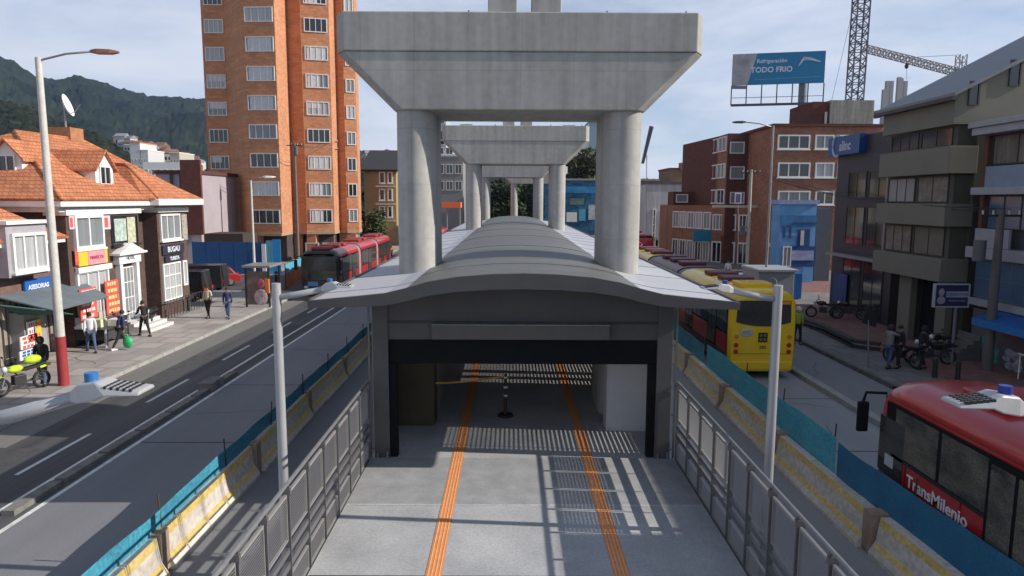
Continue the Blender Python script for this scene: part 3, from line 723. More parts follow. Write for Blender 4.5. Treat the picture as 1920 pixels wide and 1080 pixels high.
lb = bus('red articulated bus driving towards the viewer on the left road', [6.2, 6.0, 6.4], redp, M('bus_front_dark', (.035, .03, .034), .3), M('roof_red_dull', (.30, .05, .055), .5, amt=.2), lower=None)
MB().box(.1, .75, 20.42, 20.44, 1.02, 1.3).build('front_sticker', M('sticker_blue', (.1, .3, .6), .5), lb)
lb.location = (-12.62, 45.5 + 20.4, 0); lb.rotation_euler = (0, 0, math.pi)
fb = bus('far red bus beyond the left columns of the second pier', [8], redp, redp, redp, group=None); fb.location = (-8.6, 84, 0); fb.rotation_euler = (0, 0, math.pi)
f2 = dup(fb, (8.9, 66, 0), R_(188), 'far red bus waiting right of the second pier, nearer of the two'); f3 = dup(fb, (12.2, 78, 0), R_(188), 'far red bus right of the second pier, farther of the two')

def car(name, label, paintm, cat='car', van=False):
    t = thing(name, label, cat, (0, 0, 0)); hw = .86; L = 4.2
    if van: pr = [(0, .35), (0, 1.0), (.1, 1.95), (3.2, 1.95), (3.75, 1.2), (4.35, 1.0), (4.4, .35)]
    else: pr = [(0, .35), (.0, .82), (.35, .95), (.75, 1.42), (2.3, 1.46), (3.05, .98), (4.1, .80), (4.2, .35)]
    rg = []
    for x, k in ((-hw, .0), (-hw + .06, 1), (hw - .06, 1), (hw, .0)):
        rg.append([Vector((x if z < 1.0 else x * .86, y + (.04 if not k else 0) * (1 if y < 2 else -1), z - (.03 if not k else 0))) for y, z in pr])
    MB().loft(rg).build('body', paintm, t, bevel=.03)
    zt = 1.88 if van else 1.38; zb = 1.12 if van else .98
    for s in (-1, 1):
        x = s * hw * .885
        MB().quad((s * hw * .97, .55, zb), (s * hw * .97, 2.85, zb), (x, 2.3, zt), (x, .85, zt)).build('side_glass', glass, t, fix=False).modifiers.new('thick', 'SOLIDIFY').thickness = .02
        for wy in (.8, 3.3):
            MB().torus((s * (hw - .08), wy, .32), .24, .09, 'x', 16, 6).build('tyre', rub, t, smooth=True); MB().cyl((s * (hw - .15), wy, .32), (s * (hw + .01), wy, .32), .19, n=12).build('rim', steel, t)
        MB().ell((s * .66, (4.36 if van else 4.12), .68), .16, .09, .08).build('headlight', lamp_w, t, smooth=True)
        MB().box(s * .7 - .12, s * .7 + .12, -.02, .05, .72, .88).build('tail_light', lamp_r, t)
    MB().quad((-.7, pr[4 if van else 4][0] + .03, zt), (.7, pr[4][0] + .03, zt), (.76, pr[5][0] if not van else 3.8, zb + .02), (-.76, pr[5][0] if not van else 3.8, zb + .02)).build('windscreen', glass, t, fix=False).modifiers.new('thick', 'SOLIDIFY').thickness = .02
    return t
def place_G(o, px, py, rz, z=0):
    p = G(px, py, z); o.location = (p.x, p.y, z); o.rotation_euler = (0, 0, rz); return o
place_G(car('parked_car', 'small red car parked in front of the blue hoarding', M('car_red', (.35, .03, .03), .3, coat=.5)), 450, 533, R_(120))
place_G(car('parked_car', 'white and blue car passing on the road in front of the grey kiosk', M('car_pale_blue', (.30, .42, .62), .3, coat=.5)), 1392, 556, 0)
place_G(car('parked_van', 'black van parked beside the dark brick house', M('car_black', (.02, .02, .022), .25, coat=.5), 'van', True), 392, 562, R_(95), .15)
v2 = car('parked_van', 'second black van standing behind the first one, nearer the hoarding', M('car_black2', (.028, .028, .03), .3, coat=.4), 'van', True); place_G(v2, 425, 545, R_(95), 0)
# ------------------------------------------------------------------ motorcycles
def motorcycle(label, pm, box=None):
    """front wheel at +y"""
    t = thing('motorcycle', label, 'motorcycle', (0, 0, 0))
    for y in (-.68, .68):
        o = MB().torus((0, y, .31), .27, .05, 'x', 20, 8).build('tyre', rub, t, smooth=True)
        b = MB().torus((0, y, .31), .21, .015, 'x', 20, 6).cyl((-.05, y, .31), (.05, y, .31), .04)
        for i in range(6): a = i * math.pi / 3; b.cyl((0, y, .31), (0, y + .2 * math.cos(a), .31 + .2 * math.sin(a)), .008, n=5)
        b.build('rim', steel, t)
    b = MB()
    for s in (-.07, .07): b.cyl((s, .68, .31), (s * .9, .42, .98), .022, n=8)
    b.build('front_fork', steel, t)
    MB().tube([(-.36, .28, 1.08), (-.2, .38, 1.04), (0, .40, 1.0), (.2, .38, 1.04), (.36, .28, 1.08)], .016).build('handlebar', rub, t)
    MB().ell((0, .52, .88), .10, .09, .11).build('headlight', lamp_w, t, smooth=True)
    MB().ell((0, .18, .84), .15, .27, .13).build('fuel_tank', pm, t, smooth=True)
    MB().loft([[(-.05, .46, .60), (.05, .46, .60), (.05, .62, .66), (-.05, .62, .66)], [(-.08, .66, .66), (.08, .66, .66), (.08, .68, .70), (-.08, .68, .70)], [(-.06, .98, .58), (.06, .98, .58), (.06, 1.0, .60), (-.06, 1.0, .60)]]).build('mudguard', pm, t)
    MB().loft([[(-.10, .0, .74), (.10, .0, .74), (.12, .0, .82), (-.12, .0, .82)], [(-.13, -.35, .74), (.13, -.35, .74), (.13, -.35, .83), (-.13, -.35, .83)], [(-.09, -.85, .82), (.09, -.85, .82), (.08, -.85, .90), (-.08, -.85, .90)]]).build('seat', rub, t, bevel=.02)
    MB().box(-.11, .11, -.12, .28, .30, .62).cyl((.12, .08, .42), (.16, .08, .42), .10, n=12).build('engine', dark, t, bevel=.03)
    MB().tube([(.13, .2, .32), (.14, -.2, .28), (.15, -.85, .42)], [.03, .035, .045]).build('exhaust', steel, t, smooth=True)
    b = MB()
    b.tube([(0, .42, .92), (0, .1, .62), (0, -.15, .55)], .025).tube([(0, .38, .82), (0, -.2, .72), (0, -.8, .82)], .022)
    for s in (-.08, .08): b.tube([(s, -.12, .36), (s, -.68, .31)], .018).tube([(s, -.68, .31), (s, -.6, .76)], .018)
    b.build('frame', dark, t)
    MB().loft([[(-.08, -.6, .70), (.08, -.6, .70), (.08, -.6, .78), (-.08, -.6, .78)], [(-.05, -1.02, .74), (.05, -1.02, .74), (.05, -1.02, .80), (-.05, -1.02, .80)]]).build('tail_piece', pm, t)
    b = MB()
    for s in (-1, 1): b.tube([(s * .3, .32, 1.06), (s * .33, .34, 1.2)], .008).ell((s * .34, .35, 1.23), .06, .015, .04)
    b.build('rear_mirror', rub, t)
    MB().tube([(-.1, .0, .34), (-.32, -.06, .02)], .012).build('side_stand', dark, t)
    if box:
        MB().ell((0, -.42, 1.05), .17, .30, .15).build('yellow_rain_cover', box, t, smooth=True)
    return t
neon = M('neon_yellow', (.50, .72, .02), .5, amt=.12, scale=5)
m0 = motorcycle('neon yellow motorcycle parked at the left pavement edge, cover over its seat', neon, neon); place_G(m0, 42, 735, R_(158), .15)
mblk = M('motorcycle_black', (.02, .02, .022), .3); m1 = motorcycle('black motorcycle beside the stall at the dark brick house', mblk); place_G(m1, 232, 630, R_(200), .15)
m1b = dup(m1, (0, 0, 0), 0, 'black motorcycle leaning by the white steps of the dark brick house'); place_G(m1b, 284, 612, R_(190), .15)
for px, py, rz, lb_ in ((1545, 596, 70, 'black motorcycle parked under the navy building, left one of the pair'), (1590, 598, 60, 'black motorcycle parked under the navy building, right one of the pair'),
                        (1690, 684, 15, 'black motorcycle next to the man in the grey shirt'), (1742, 682, 80, 'black motorcycle in the dark group beside the graffiti shutter'), (1760, 668, 110, 'black motorcycle behind the others beside the graffiti shutter')):
    q = dup(m1, (0, 0, 0), 0, lb_); place_G(q, px, py, R_(rz), .15)
# ================================================================== PEOPLE
skinm = M('skin', (.30, .17, .11), .6, amt=.06); hairm = M('hair_black', (.015, .012, .01), .6)
def skin_mesh(name, V, E_, mat, parent, root=0, sub=1):
    me = bpy.data.meshes.new(name); me.from_pydata([v[:3] for v in V], E_, [])
    bm = bmesh.new(); bm.from_mesh(me); ly = bm.verts.layers.skin.verify(); bm.verts.ensure_lookup_table()
    for i, v in enumerate(V):
        bm.verts[i][ly].radius = (v[3], v[4] if len(v) > 4 else v[3]); bm.verts[i][ly].use_root = (i == root)
    bm.to_mesh(me); bm.free()
    o = bpy.data.objects.new(name, me); COL.objects.link(o)
    a = o.modifiers.new('skin', 'SKIN'); a.use_smooth_shade = True
    if sub: s_ = o.modifiers.new('sub', 'SUBSURF'); s_.levels = sub; s_.render_levels = sub
    dg = bpy.context.evaluated_depsgraph_get(); m2 = bpy.data.meshes.new_from_object(o.evaluated_get(dg)); bpy.data.objects.remove(o)
    m2.materials.clear(); m2.materials.append(mat); m2.name = name
    for p in m2.polygons: p.use_smooth = True
    o = bpy.data.objects.new(name, m2); COL.objects.link(o); o.parent = parent; return o
def rot2(dx, dz, a): return dx * math.cos(a) + dz * math.sin(a), -dx * math.sin(a) + dz * math.cos(a)
def person(label, px, py, face, top, bottom, shoes=None, stride=.12, arms=((-.05, .05), (.05, .05)), bend=0, hair=None, h=1.70, z=.15, backpack=None, helmet=None, hood=False):
    """built facing +y; arms = (swing, elbow) per side in radians"""
    t = thing('person', label, 'person', (0, 0, 0)); k = h / 1.72
    V = []; E_ = []
    def v(x, y, zz, r, r2=None): V.append((x * k, y * k, zz * k, r * k, (r2 or r) * k)); return len(V) - 1
    def e(a, b): E_.append((a, b))
    pel = v(0, 0, .96, .125, .10); wa = v(0, .0, 1.12, .115, .09)
    sb, cb_ = math.sin(bend), math.cos(bend)
    def up(dz, y=0): return (y + dz * sb, 1.12 + dz * cb_)
    y1, z1 = up(.22); ch = v(0, y1, z1, .145, .10); y2, z2 = up(.33); nb = v(0, y2, z2, .09, .075); y3, z3 = up(.40); nk = v(0, y3 + .01, z3, .052); y4, z4 = up(.50); hd = v(0, y4 + .02, z4, .085, .095); y5, z5 = up(.575); ht = v(0, y5 + .02, z5, .06, .07)
    for a, b in ((pel, wa), (wa, ch), (ch, nb), (nb, nk), (nk, hd), (hd, ht)): e(a, b)
    hands = []; armv = []
    for s, (sw, el) in zip((-1, 1), arms):
        sh = v(s * .175, y2 - .01, z2 - .03, .058); e(nb, sh)
        dy, dz = math.sin(sw) * .29, -math.cos(sw) * .29; ex, ey, ez = s * .22, y2 - .01 + dy, z2 - .03 + dz; eb = v(ex, ey, ez, .043); e(sh, eb)
        a2 = sw + el; wy, wz = ey + math.sin(a2) * .25, ez - math.cos(a2) * .25; wr = v(s * .215, wy, wz, .028); e(eb, wr)
        hy, hz = wy + math.sin(a2) * .06, wz - math.cos(a2) * .06; hn = v(s * .21, hy, hz, .034, .022); e(wr, hn)
        hands.append((s, hy, hz, a2)); armv.append((sh, eb, wr))
    legs = []
    for s, st_ in ((-1, stride), (1, -stride)):
        hp = v(s * .09, 0, .90, .088); e(pel, hp); kn = v(s * .10, st_ * 1.1 + .03, .50, .058); e(hp, kn)
        an = v(s * .10, st_ * 2.1 - (.05 if st_ < 0 else 0), .09 + (.02 if st_ < 0 else 0), .04); e(kn, an); to = v(s * .11, st_ * 2.1 + .13, .035, .038, .03); e(an, to); legs.append((hp, kn, an, to))
    body = skin_mesh('body', V, E_, skinm, t)
    bm = bmesh.new(); bm.from_mesh(body.data)
    fb_ = MB()
    for s, hy, hz, a2 in hands:                     # five fingers on each hand
        for i, (dx, ln) in enumerate(((-.021, .05), (-.007, .062), (.007, .058), (.021, .045))):
            c = Vector((s * .21 * k, hy * k + dx * k, hz * k)); d = Vector((0, math.sin(a2 + .15), -math.cos(a2 + .15))); d2 = Vector((-s * .4, math.sin(a2 + .6), -math.cos(a2 + .6))).normalized()
            fb_.tube([c, c + d * .045 * k, c + d * .045 * k + d2 * ln * k], [.009 * k, .008 * k, .006 * k], 5)
        c = Vector((s * .20 * k, hy * k, hz * k + .02)); d = Vector((-s * .3, math.sin(a2 + 1.0), -math.cos(a2 + 1.0))).normalized(); fb_.tube([c, c + d * .04 * k, c + d * .07 * k], [.011 * k, .010 * k, .007 * k], 5)
    hy_, hz_ = (y4 + .02) * k, z4 * k
    fb_.loft([[(-.012, hy_ + .085, hz_ + .02), (.012, hy_ + .085, hz_ + .02), (0, hy_ + .09, hz_ + .03)], [(-.016, hy_ + .10, hz_ - .012), (.016, hy_ + .10, hz_ - .012), (0, hy_ + .118, hz_ - .008)]])
    for s in (-1, 1): fb_.ell((s * .085, hy_, hz_), .012, .022, .03, 8, 6)
    tmp = fb_.mesh('tmp', skinm); bm.from_mesh(tmp); bm.to_mesh(body.data); bm.free(); bpy.data.meshes.remove(tmp)
    for p in body.data.polygons: p.use_smooth = True
    b = MB()
    for s in (-1, 1): b.ell((s * .032, hy_ + .082, hz_ + .022), .012, .008, .008, 8, 6)
    b.box(-.022, .022, hy_ + .083, hy_ + .092, hz_ - .045, hz_ - .038); b.build('face_features', hairm, t, world=False)
    # clothing grown over the same joints
    g = .014
    ci = [pel, wa, ch, nb] + [i for a in armv for i in a[:3]]; mp = {c: i for i, c in enumerate(ci)}
    cv = [(V[i][0], V[i][1], V[i][2] if i != pel else V[i][2] - .07, V[i][3] + g * (1.6 if i in (pel, wa, ch) else 1), V[i][4] + g * (1.6 if i in (pel, wa, ch) else 1)) for i in ci]
    skin_mesh('jacket', cv, [(mp[a], mp[b_]) for a, b_ in E_ if a in mp and b_ in mp], top, t)
    ci = [pel] + [i for a in legs for i in a[:3]]; mp = {c: i for i, c in enumerate(ci)}
    cv = [(V[i][0], V[i][1], V[i][2], V[i][3] + g, V[i][4] + g) for i in ci]
    skin_mesh('trousers', cv, [(mp[a], mp[b_]) for a, b_ in E_ if a in mp and b_ in mp], bottom, t)
    for hp, kn, an, to in legs:
        a, b_ = V[an], V[to]; q = MB().loft([[(a[0] + dx, a[1] - .07 + 0, zz) for dx, zz in ((-.04, .0), (.04, .0), (.035, .09), (-.035, .09))], [(a[0] + dx, a[1] + .05, zz) for dx, zz in ((-.045, .0), (.045, .0), (.04, .085), (-.04, .085))], [(b_[0] + dx, b_[1] + .05, zz) for dx, zz in ((-.035, .0), (.035, .0), (.03, .045), (-.03, .045))]])
        q.build('shoe', shoes or rub, t, world=False, bevel=.01)
    c = Vector((0, hy_, hz_))
    if helmet: MB().ell(c + Vector((0, .01, .03)), .135, .15, .14).build('helmet', helmet, t, world=False, smooth=True)
    elif hood: MB().ell(c + Vector((0, -.02, .01)), .125, .125, .15).build('hood', top, t, world=False, smooth=True)
    else: MB().ell(c + Vector((0, -.022, .045)), .098, .108, .095).build('hair', hair or hairm, t, world=False, smooth=True)
    if backpack: MB().ell(Vector((0, y1 * k - .2, z1 * k)), .15, .11, .22).build('backpack', backpack, t, world=False, smooth=True)
    t.location = G(px, py, z) if z else G(px, py, 0); t.rotation_euler = (0, 0, R_(face)); return t
def cloth(n, c): return M('cloth_' + n, c, .9, amt=.15, scale=6)
wh, nv, bk, jn, kh, gy = cloth('white', (.62, .62, .66)), cloth('navy', (.03, .045, .12)), cloth('black', (.018, .018, .02)), cloth('denim', (.06, .10, .18)), cloth('cream', (.48, .42, .32)), cloth('grey', (.22, .23, .21))
person('person in a white shirt and jeans walking past the stall by the striped-base street lamp', 172, 660, 40, wh, jn, stride=.16)
p_bag = person('person in a dark blue jacket bending, green bag at the side', 226, 654, -30, nv, bk, shoes=wh, stride=.17, bend=.35, arms=((.3, .5), (-.1, .1)))
person('person in black leaning beside a motorcycle at the white steps', 272, 630, 50, bk, bk, stride=.15, bend=.15, arms=((.5, .6), (.4, .6)))
person('person in a cream shirt and black trousers standing on the pavement', 391, 596, 170, kh, bk, stride=.07, h=1.78)
person('person in an open navy jacket over a white shirt walking towards the viewer', 428, 597, 185, nv, jn, stride=.1)
person('person in a black hooded coat behind the neon yellow motorcycle', 82, 722, 20, bk, jn, stride=.12, hood=True, arms=((.2, .2), (-.4, .1)))
person('person in black waiting beside the bus shelter', 519, 556, 100, bk, bk, stride=.05)
person('man in a grey shirt and jeans, arms raised over the handlebar of a motorcycle', 1665, 690, -60, gy, jn, stride=.08, arms=((1.3, .3), (1.3, .3)), helmet=cloth('helmet_dark', (.03, .03, .03)))
person('person in black next to the man in the grey shirt', 1683, 690, 100, bk, bk, stride=.05)
person('person in dark clothes standing before the group of motorcycles', 1728, 692, 90, bk, bk, stride=.06, hood=True)
person('person in a white top standing at the far right pavement edge', 1364, 527, 160, wh, bk, stride=.06)
person('traffic officer in a neon vest beside the yellow bus', 1494, 645, 180, cloth('neon', (.40, .48, .05)), bk, stride=.06, helmet=wh)
c = p_bag.location + Vector((.42, -.15, 0))
onmesh(MB().ell(c + Vector((0, 0, .32)), .22, .13, .26, 12, 8).ell(c + Vector((0, 0, .60)), .05, .04, .10, 8, 6), 'carrier_bag', M('bag_green', (.03, .42, .16), .45, amt=.2, scale=7, bump=.4), 'bright green plastic bag held by the person in the dark blue jacket', 'bag', smooth=True)
# ================================================================== TALL THINGS ON THE STREET
oldpole = M('pole_weathered_white', (.48, .46, .42), .7, amt=.22, scale=5, col2=(.58, .57, .54)); concpole = M('pole_concrete', (.40, .38, .35), .85, amt=.12)
def street_lamp(label, base, h, armdir, arm, mat, group=None, band=None, r=.11, rise=.35, head=dark):
    t = thing('street_lamp', label, 'street lamp', base, group=group); b = Vector(base)
    MB().cyl(b, b + Vector((0, 0, h)), r, r * .62, 12).build('pole', mat, t, auto=True)
    if band: MB().cyl(b, b + Vector((0, 0, band[0])), r + .012, r + .004, 12).build('painted_band', band[1], t, auto=True)
    d = Vector(armdir).normalized(); q = b + Vector((0, 0, h - .1))
    MB().tube([q, q + d * arm * .5 + Vector((0, 0, rise * .7)), q + d * arm + Vector((0, 0, rise))], .035).build('arm', mat if head is dark and band else steel, t, smooth=True)
    e = q + d * arm + Vector((0, 0, rise)); n = Vector((-d.y, d.x, 0))
    rg = []
    for u, wd, th in ((-.1, .05, .05), (.12, .13, .08), (.55, .15, .07), (.8, .07, .03)):
        c = e + d * u; rg.append([c - n * wd - Vector((0, 0, th)), c + n * wd - Vector((0, 0, th)), c + n * wd * .7 + Vector((0, 0, th)), c - n * wd * .7 + Vector((0, 0, th))])
    MB().loft(rg).build('lamp_head', head, t, bevel=.01)
    return t
bp_ = G(120, 722, .15); top = D(74, 108, bp_.y)
street_lamp('tall peeling white street lamp with a red painted foot on the left pavement', tuple(bp_), top.z - .15, (1, .12, 0), 1.75, oldpole, band=(1.75, M('band_red', (.30, .03, .035), .7, amt=.2)), r=.16, head=M('lamp_head_brown', (.22, .10, .07), .5))
bp_ = G(479, 548, .0); street_lamp('slim white street lamp in front of the left part of the orange brick tower', tuple(bp_), D(466, 338, bp_.y).z, (1, .2, 0), .9, oldpole, head=white)
bp_ = G(1434, 556, .15); street_lamp('double armed grey street lamp before the brick apartment block on the right', tuple(bp_), D(1447, 240, bp_.y).z, (-1, .1, 0), 1.9, steel, r=.10)
def utility_pole(label, px, py, ptop, z=0, r=.16, mat=None, box=None, arms=1, lean=0):
    p = G(px, py, z); tp = D(px, ptop, p.y); t = thing('utility_pole', label, 'utility pole', tuple(p)); h = tp.z - p.z
    MB().cyl(p, p + Vector((lean, 0, h)), r, r * .65, 12).build('pole', mat or concpole, t, auto=True)
    for i in range(arms):
        c = p + Vector((lean, 0, h - .25 - i * .8)); MB().bar(c - Vector((.8, 0, 0)), c + Vector((.8, 0, 0)), .09).build('crossarm', dark, t)
        for a in (-.7, -.3, .3, .7): MB().cyl(c + Vector((a, 0, .04)), c + Vector((a, 0, .2)), .035, n=8).build('insulator', cream, t)
    if box:
        c = D(px, box, p.y); MB().cyl((c.x - .28, c.y, c.z - .4), (c.x - .28, c.y, c.z + .4), .22, n=14).build('transformer', M('transformer_grey', (.10, .10, .11), .6), t, auto=True)
    return t, p, h
up1 = utility_pole('tall utility pole with a transformer in front of the orange brick tower', 560, 498, 268, box=282, mat=M('pole_brown', (.16, .13, .11), .8))
up2 = utility_pole('dark utility pole before the right edge of the orange brick tower', 627, 486, 262, mat=M('pole_brown', (.16, .13, .11), .8), r=.13, arms=2)
up3 = utility_pole('pale concrete utility pole before the brick apartment block on the right', 1399, 526, 318, z=.15, box=432)
up4 = utility_pole('thick dark utility pole on the right pavement before the graffiti shutter', 1850, 694, 392, z=.15, r=.2, mat=M('pole_dark_concrete', (.12, .11, .105), .85), box=470)
def wire(name, pts, r=.014): return MB().tube(pts, r, 5)
def cables(a, b_, n, label, sag=.6):
    b = MB()
    for i in range(n):
        o = Vector(((i - (n - 1) / 2) * .35, 0, -.12 * (i % 2))); P = []
        for k in range(15): f = k / 14; P.append(Vector(a).lerp(Vector(b_), f) + o - Vector((0, 0, sag * 4 * f * (1 - f))))
        b.tube(P, .016, 5)
    return onmesh(b, 'overhead_cables', rub, label, 'cables')
cables(up1[1] + Vector((0, 0, up1[2])), up2[1] + Vector((0, 0, up2[2])), 3, 'bundle of overhead cables between the two poles before the orange tower')
cables(up3[1] + Vector((0, 0, up3[2])), up4[1] + Vector((0, 0, up4[2])), 3, 'overhead cables running along the right pavement between the concrete poles')
def sign_post(label, px, py, ptop, z, shape, cat='road sign'):
    p = G(px, py, z); tp = D(px, ptop, p.y); t = thing('road_sign', label, cat, tuple(p)); MB().cyl(p, tp, .03, n=8).build('post', steel, t)
    shape(t, tp); return t
def diamond(t, c):
    b = MB(); r = .75; b.loft([[c + Vector((0, -.05, r)), c + Vector((r, -.05, 0)), c + Vector((0, -.05, -r)), c + Vector((-r, -.05, 0))], [c + Vector((0, -.03, r)), c + Vector((r, -.03, 0)), c + Vector((0, -.03, -r)), c + Vector((-r, -.03, 0))]]).build('sign_plate', M('sign_yellow_green', (.55, .60, .05), .5), t)
    MB().bar(c + Vector((0, -.06, -.35)), c + Vector((0, -.06, .3)), .1, .01).build('symbol', black, t)
sign_post('yellow diamond warning sign beside the right column of the nearest pier', 1217, 486, 449, .15, diamond)
def rectb(t, c):
    b = MB().box(c.x - .28, c.x + .28, c.y - .05, c.y, c.z - .8, c.z + .1); b.build('sign_plate', white, t); MB().box(c.x - .2, c.x + .2, c.y - .058, c.y - .051, c.z - .72, c.z + .02).build('sign_face', M('sign_face_violet', (.12, .10, .22), .5), t)
sign_post('small upright white framed sign on a thin post before the brick apartment block', 1384, 520, 364, .15, rectb)
def backplate(t, c): MB().loft([[c + Vector((a, -.02, b_)) for a, b_ in ((-.1, .5), (.38, .25), (.3, -.3), (-.25, -.1))], [c + Vector((a, .02, b_)) for a, b_ in ((-.1, .5), (.38, .25), (.3, -.3), (-.25, -.1))]]).build('sign_plate', rub, t)
sign_post('thin leaning post with a black sign back on the right road edge', 1628, 690, 600, .15, backplate)
def mastboard(t, c): MB().loft([[c + Vector((-.5, -.1, -2.6)), c + Vector((-.2, -.1, -2.6)), c + Vector((.75, -.1, 1.4)), c + Vector((.3, -.1, 1.5))], [c + Vector((-.5, .1, -2.6)), c + Vector((-.2, .1, -2.6)), c + Vector((.75, .1, 1.4)), c + Vector((.3, .1, 1.5))]]).build('tilted_board', M('board_slate', (.06, .07, .10), .5), t)
sign_post('dark mast carrying a tilted narrow board, right of the nearest pier', 1212, 486, 262, .15, mastboard, 'mast')
sign_post('slender roof mast on the white warehouse', 1213, 440, 300, .15, lambda t, c: MB().cyl(c, c + Vector((0, 0, .8)), .06, n=6).build('tip', steel, t), 'mast')
# bus shelter
sp_ = G(492, 574, .15); t = thing('bus_shelter', 'small dark bus shelter with a flat roof and bright posters on the left pavement', 'bus shelter', tuple(sp_)); x, y, z = sp_
MB().box(x - .95, x + .75, y - .6, y + 1.6, z + 2.42, z + 2.56).build('roof', M('shelter_roof', (.22, .21, .20), .6), t, bevel=.02)
for a, c in ((-.8, -.4), (.6, -.4), (-.8, 1.5), (.6, 1.5)): MB().box(x + a - .05, x + a + .05, y + c - .05, y + c + .05, z, z + 2.42).build('post', dark, t)
MB().box(x - .72, x + .52, y - .40, y - .35, z + .2, z + 2.2).build('advert_panel', M('advert_dark', (.10, .07, .07), .4, amt=.4, scale=2.4, col2=(.22, .14, .12)), t)
MB().ell((x + .1, y - .44, z + .62), .42, .03, .5).build('advert_picture', M('advert_pink', (.50, .36, .40), .5, amt=.3, scale=5), t, smooth=True)
MB().ell((x + .1, y - .44, z + 1.45), .24, .03, .30).build('advert_picture', M('advert_rose', (.40, .10, .13), .5, amt=.4, scale=5), t, smooth=True)
MB().box(x + .45, x + .68, y - .7, y - .5, z + .9, z + 1.75).build('orange_panel', M('panel_orange', (.60, .18, .06), .6), t)
MB().box(x - .6, x + .4, y + .5, y + .9, z + .42, z + .48).build('bench', steel, t)
# hoarding and construction fence beyond the cross street
t = thing('site_hoarding', 'long dark blue hoarding across the side street, brighter blue at its right end', 'hoarding', (-23, 60.6, 0))
hb = M('hoarding_blue', (.012, .075, .21), .6, amt=.15, scale=1.5)
x0 = D(362, 500, 60.6).x; x1 = D(500, 500, 60.6).x; b = MB(); x = x0
while x < x1: b.box(x, min(x + 1.17, x1), 60.6, 60.66, .15, 2.95); x += 1.2
b.build('blue_sheet', hb, t)
b = MB(); x = x0
while x < x1: b.box(x - .04, x + .04, 60.67, 60.75, .15, 3.0); x += 1.2
b.build('fence_stud', dark, t)
MB().box(x1 + .02, x1 + .55, 60.58, 60.66, .15, 3.1).build('pale_panel', M('hoarding_pale_blue', (.10, .30, .42), .6), t)
MB().box(x1 + .56, D(527, 500, 60.6).x, 60.6, 60.66, .15, 3.2).build('bright_sheet', M('hoarding_bright_blue', (.03, .27, .60), .6, amt=.1), t)
MB().box(x1 - .35, x1 + .0, 60.5, 60.58, .15, 2.8).build('white_notice', white, t)
t = thing('construction_fence', 'orange and cyan construction netting fence left of the oncoming red bus', 'fence', (-16, 55, 0)); P = [G(536, 545, 0), G(575, 520, 0), G(640, 490, 0)]
b = MB(); c = MB()
for p, q in zip(P, P[1:]):
    b.quad((p.x, p.y, .05), (q.x, q.y, .05), (q.x, q.y, 1.25), (p.x, p.y, 1.25)); c.quad((p.x, p.y, 1.25), (q.x, q.y, 1.25), (q.x, q.y, 1.9), (p.x, p.y, 1.9))
o = b.build('orange_netting', M('netting_orange', (.50, .15, .05), .8, amt=.4, scale=2), t, fix=False); o.modifiers.new('thick', 'SOLIDIFY').thickness = .02
o = c.build('cyan_netting', netl, t, fix=False); o.modifiers.new('thick', 'SOLIDIFY').thickness = .02
for p in P: MB().cyl((p.x, p.y, 0), (p.x, p.y, 2), .03, n=6).build('stake', rub, t)
# ================================================================== LEFT HOUSES
tile = M('roof_tile_orange', (.42, .15, .07), .85, amt=.16, scale=1.3, col2=(.58, .22, .10), brick=(.26, .17, (.42, .38, .36), 'v'), fine=7)
dbrick = M('brick_dark_brown', (.075, .045, .04), .9, amt=.15, col2=(.11, .07, .06), brick=(.25, .08, (1.3, 1.3, 1.3), 'v'))
redm = M('poster_red', (.55, .06, .06), .6, amt=.25, scale=4, col2=(.70, .14, .10)); yelm = M('poster_yellow', (.75, .48, .04), .6, amt=.12, scale=4)
pinkm = M('poster_pink', (.68, .28, .34), .6, amt=.2, scale=5); bluem = M('sign_blue', (.02, .11, .38), .5, amt=.1)
def slab(parent, name, mat, pts, th=.12):
    o = MB().poly(pts).build(name, mat, parent, fix=False); m = o.modifiers.new('thick', 'SOLIDIFY'); m.thickness = th; m.offset = -1; return o
ha = thing('brick_house', 'large dark brick house with orange hipped tile roof, white cornice and white windows', 'house', (-25, 36, .15))
EX, EY0, EY1, EZ = -18.9, 29.4, 41.7, 6.68; BX = -31.0
MB().box(BX + .8, -20.0, EY0 + .8, EY1 - .8, .15, 6.3).build('wall', dbrick, ha)
MB().box(BX, EX, EY0, EY1, 6.32, EZ - .02).build('cornice', white, ha, bevel=.05)
MB().box(BX + .4, EX - .35, EY0 + .35, EY1 - .35, 6.1, 6.318).build('cornice_moulding', M('cornice_dull_white', (.6, .59, .57), .6), ha)  # moulding in a duller white than the cornice above
RA = X(28, 247, -24.6); RB = X(203, 270, -24.6)
c00, c10, c11, c01 = (BX - .1, EY0 - .1, EZ), (EX + .1, EY0 - .1, EZ), (EX + .1, EY1 + .1, EZ), (BX - .1, EY1 + .1, EZ)
ra, rb_ = tuple(RA), (RB.x, min(RB.y, EY1 - 1.2), RB.z)
slab(ha, 'roof', tile, [c10, c11, rb_, ra]); slab(ha, 'roof', tile, [c00, c10, ra]); slab(ha, 'roof', tile, [c01, c00, ra, rb_]); slab(ha, 'roof', tile, [c11, c01, rb_])
b = MB().tube([c10, ra, rb_, c11], .11, 8); b.build('ridge_tiles', tile, ha, smooth=True)
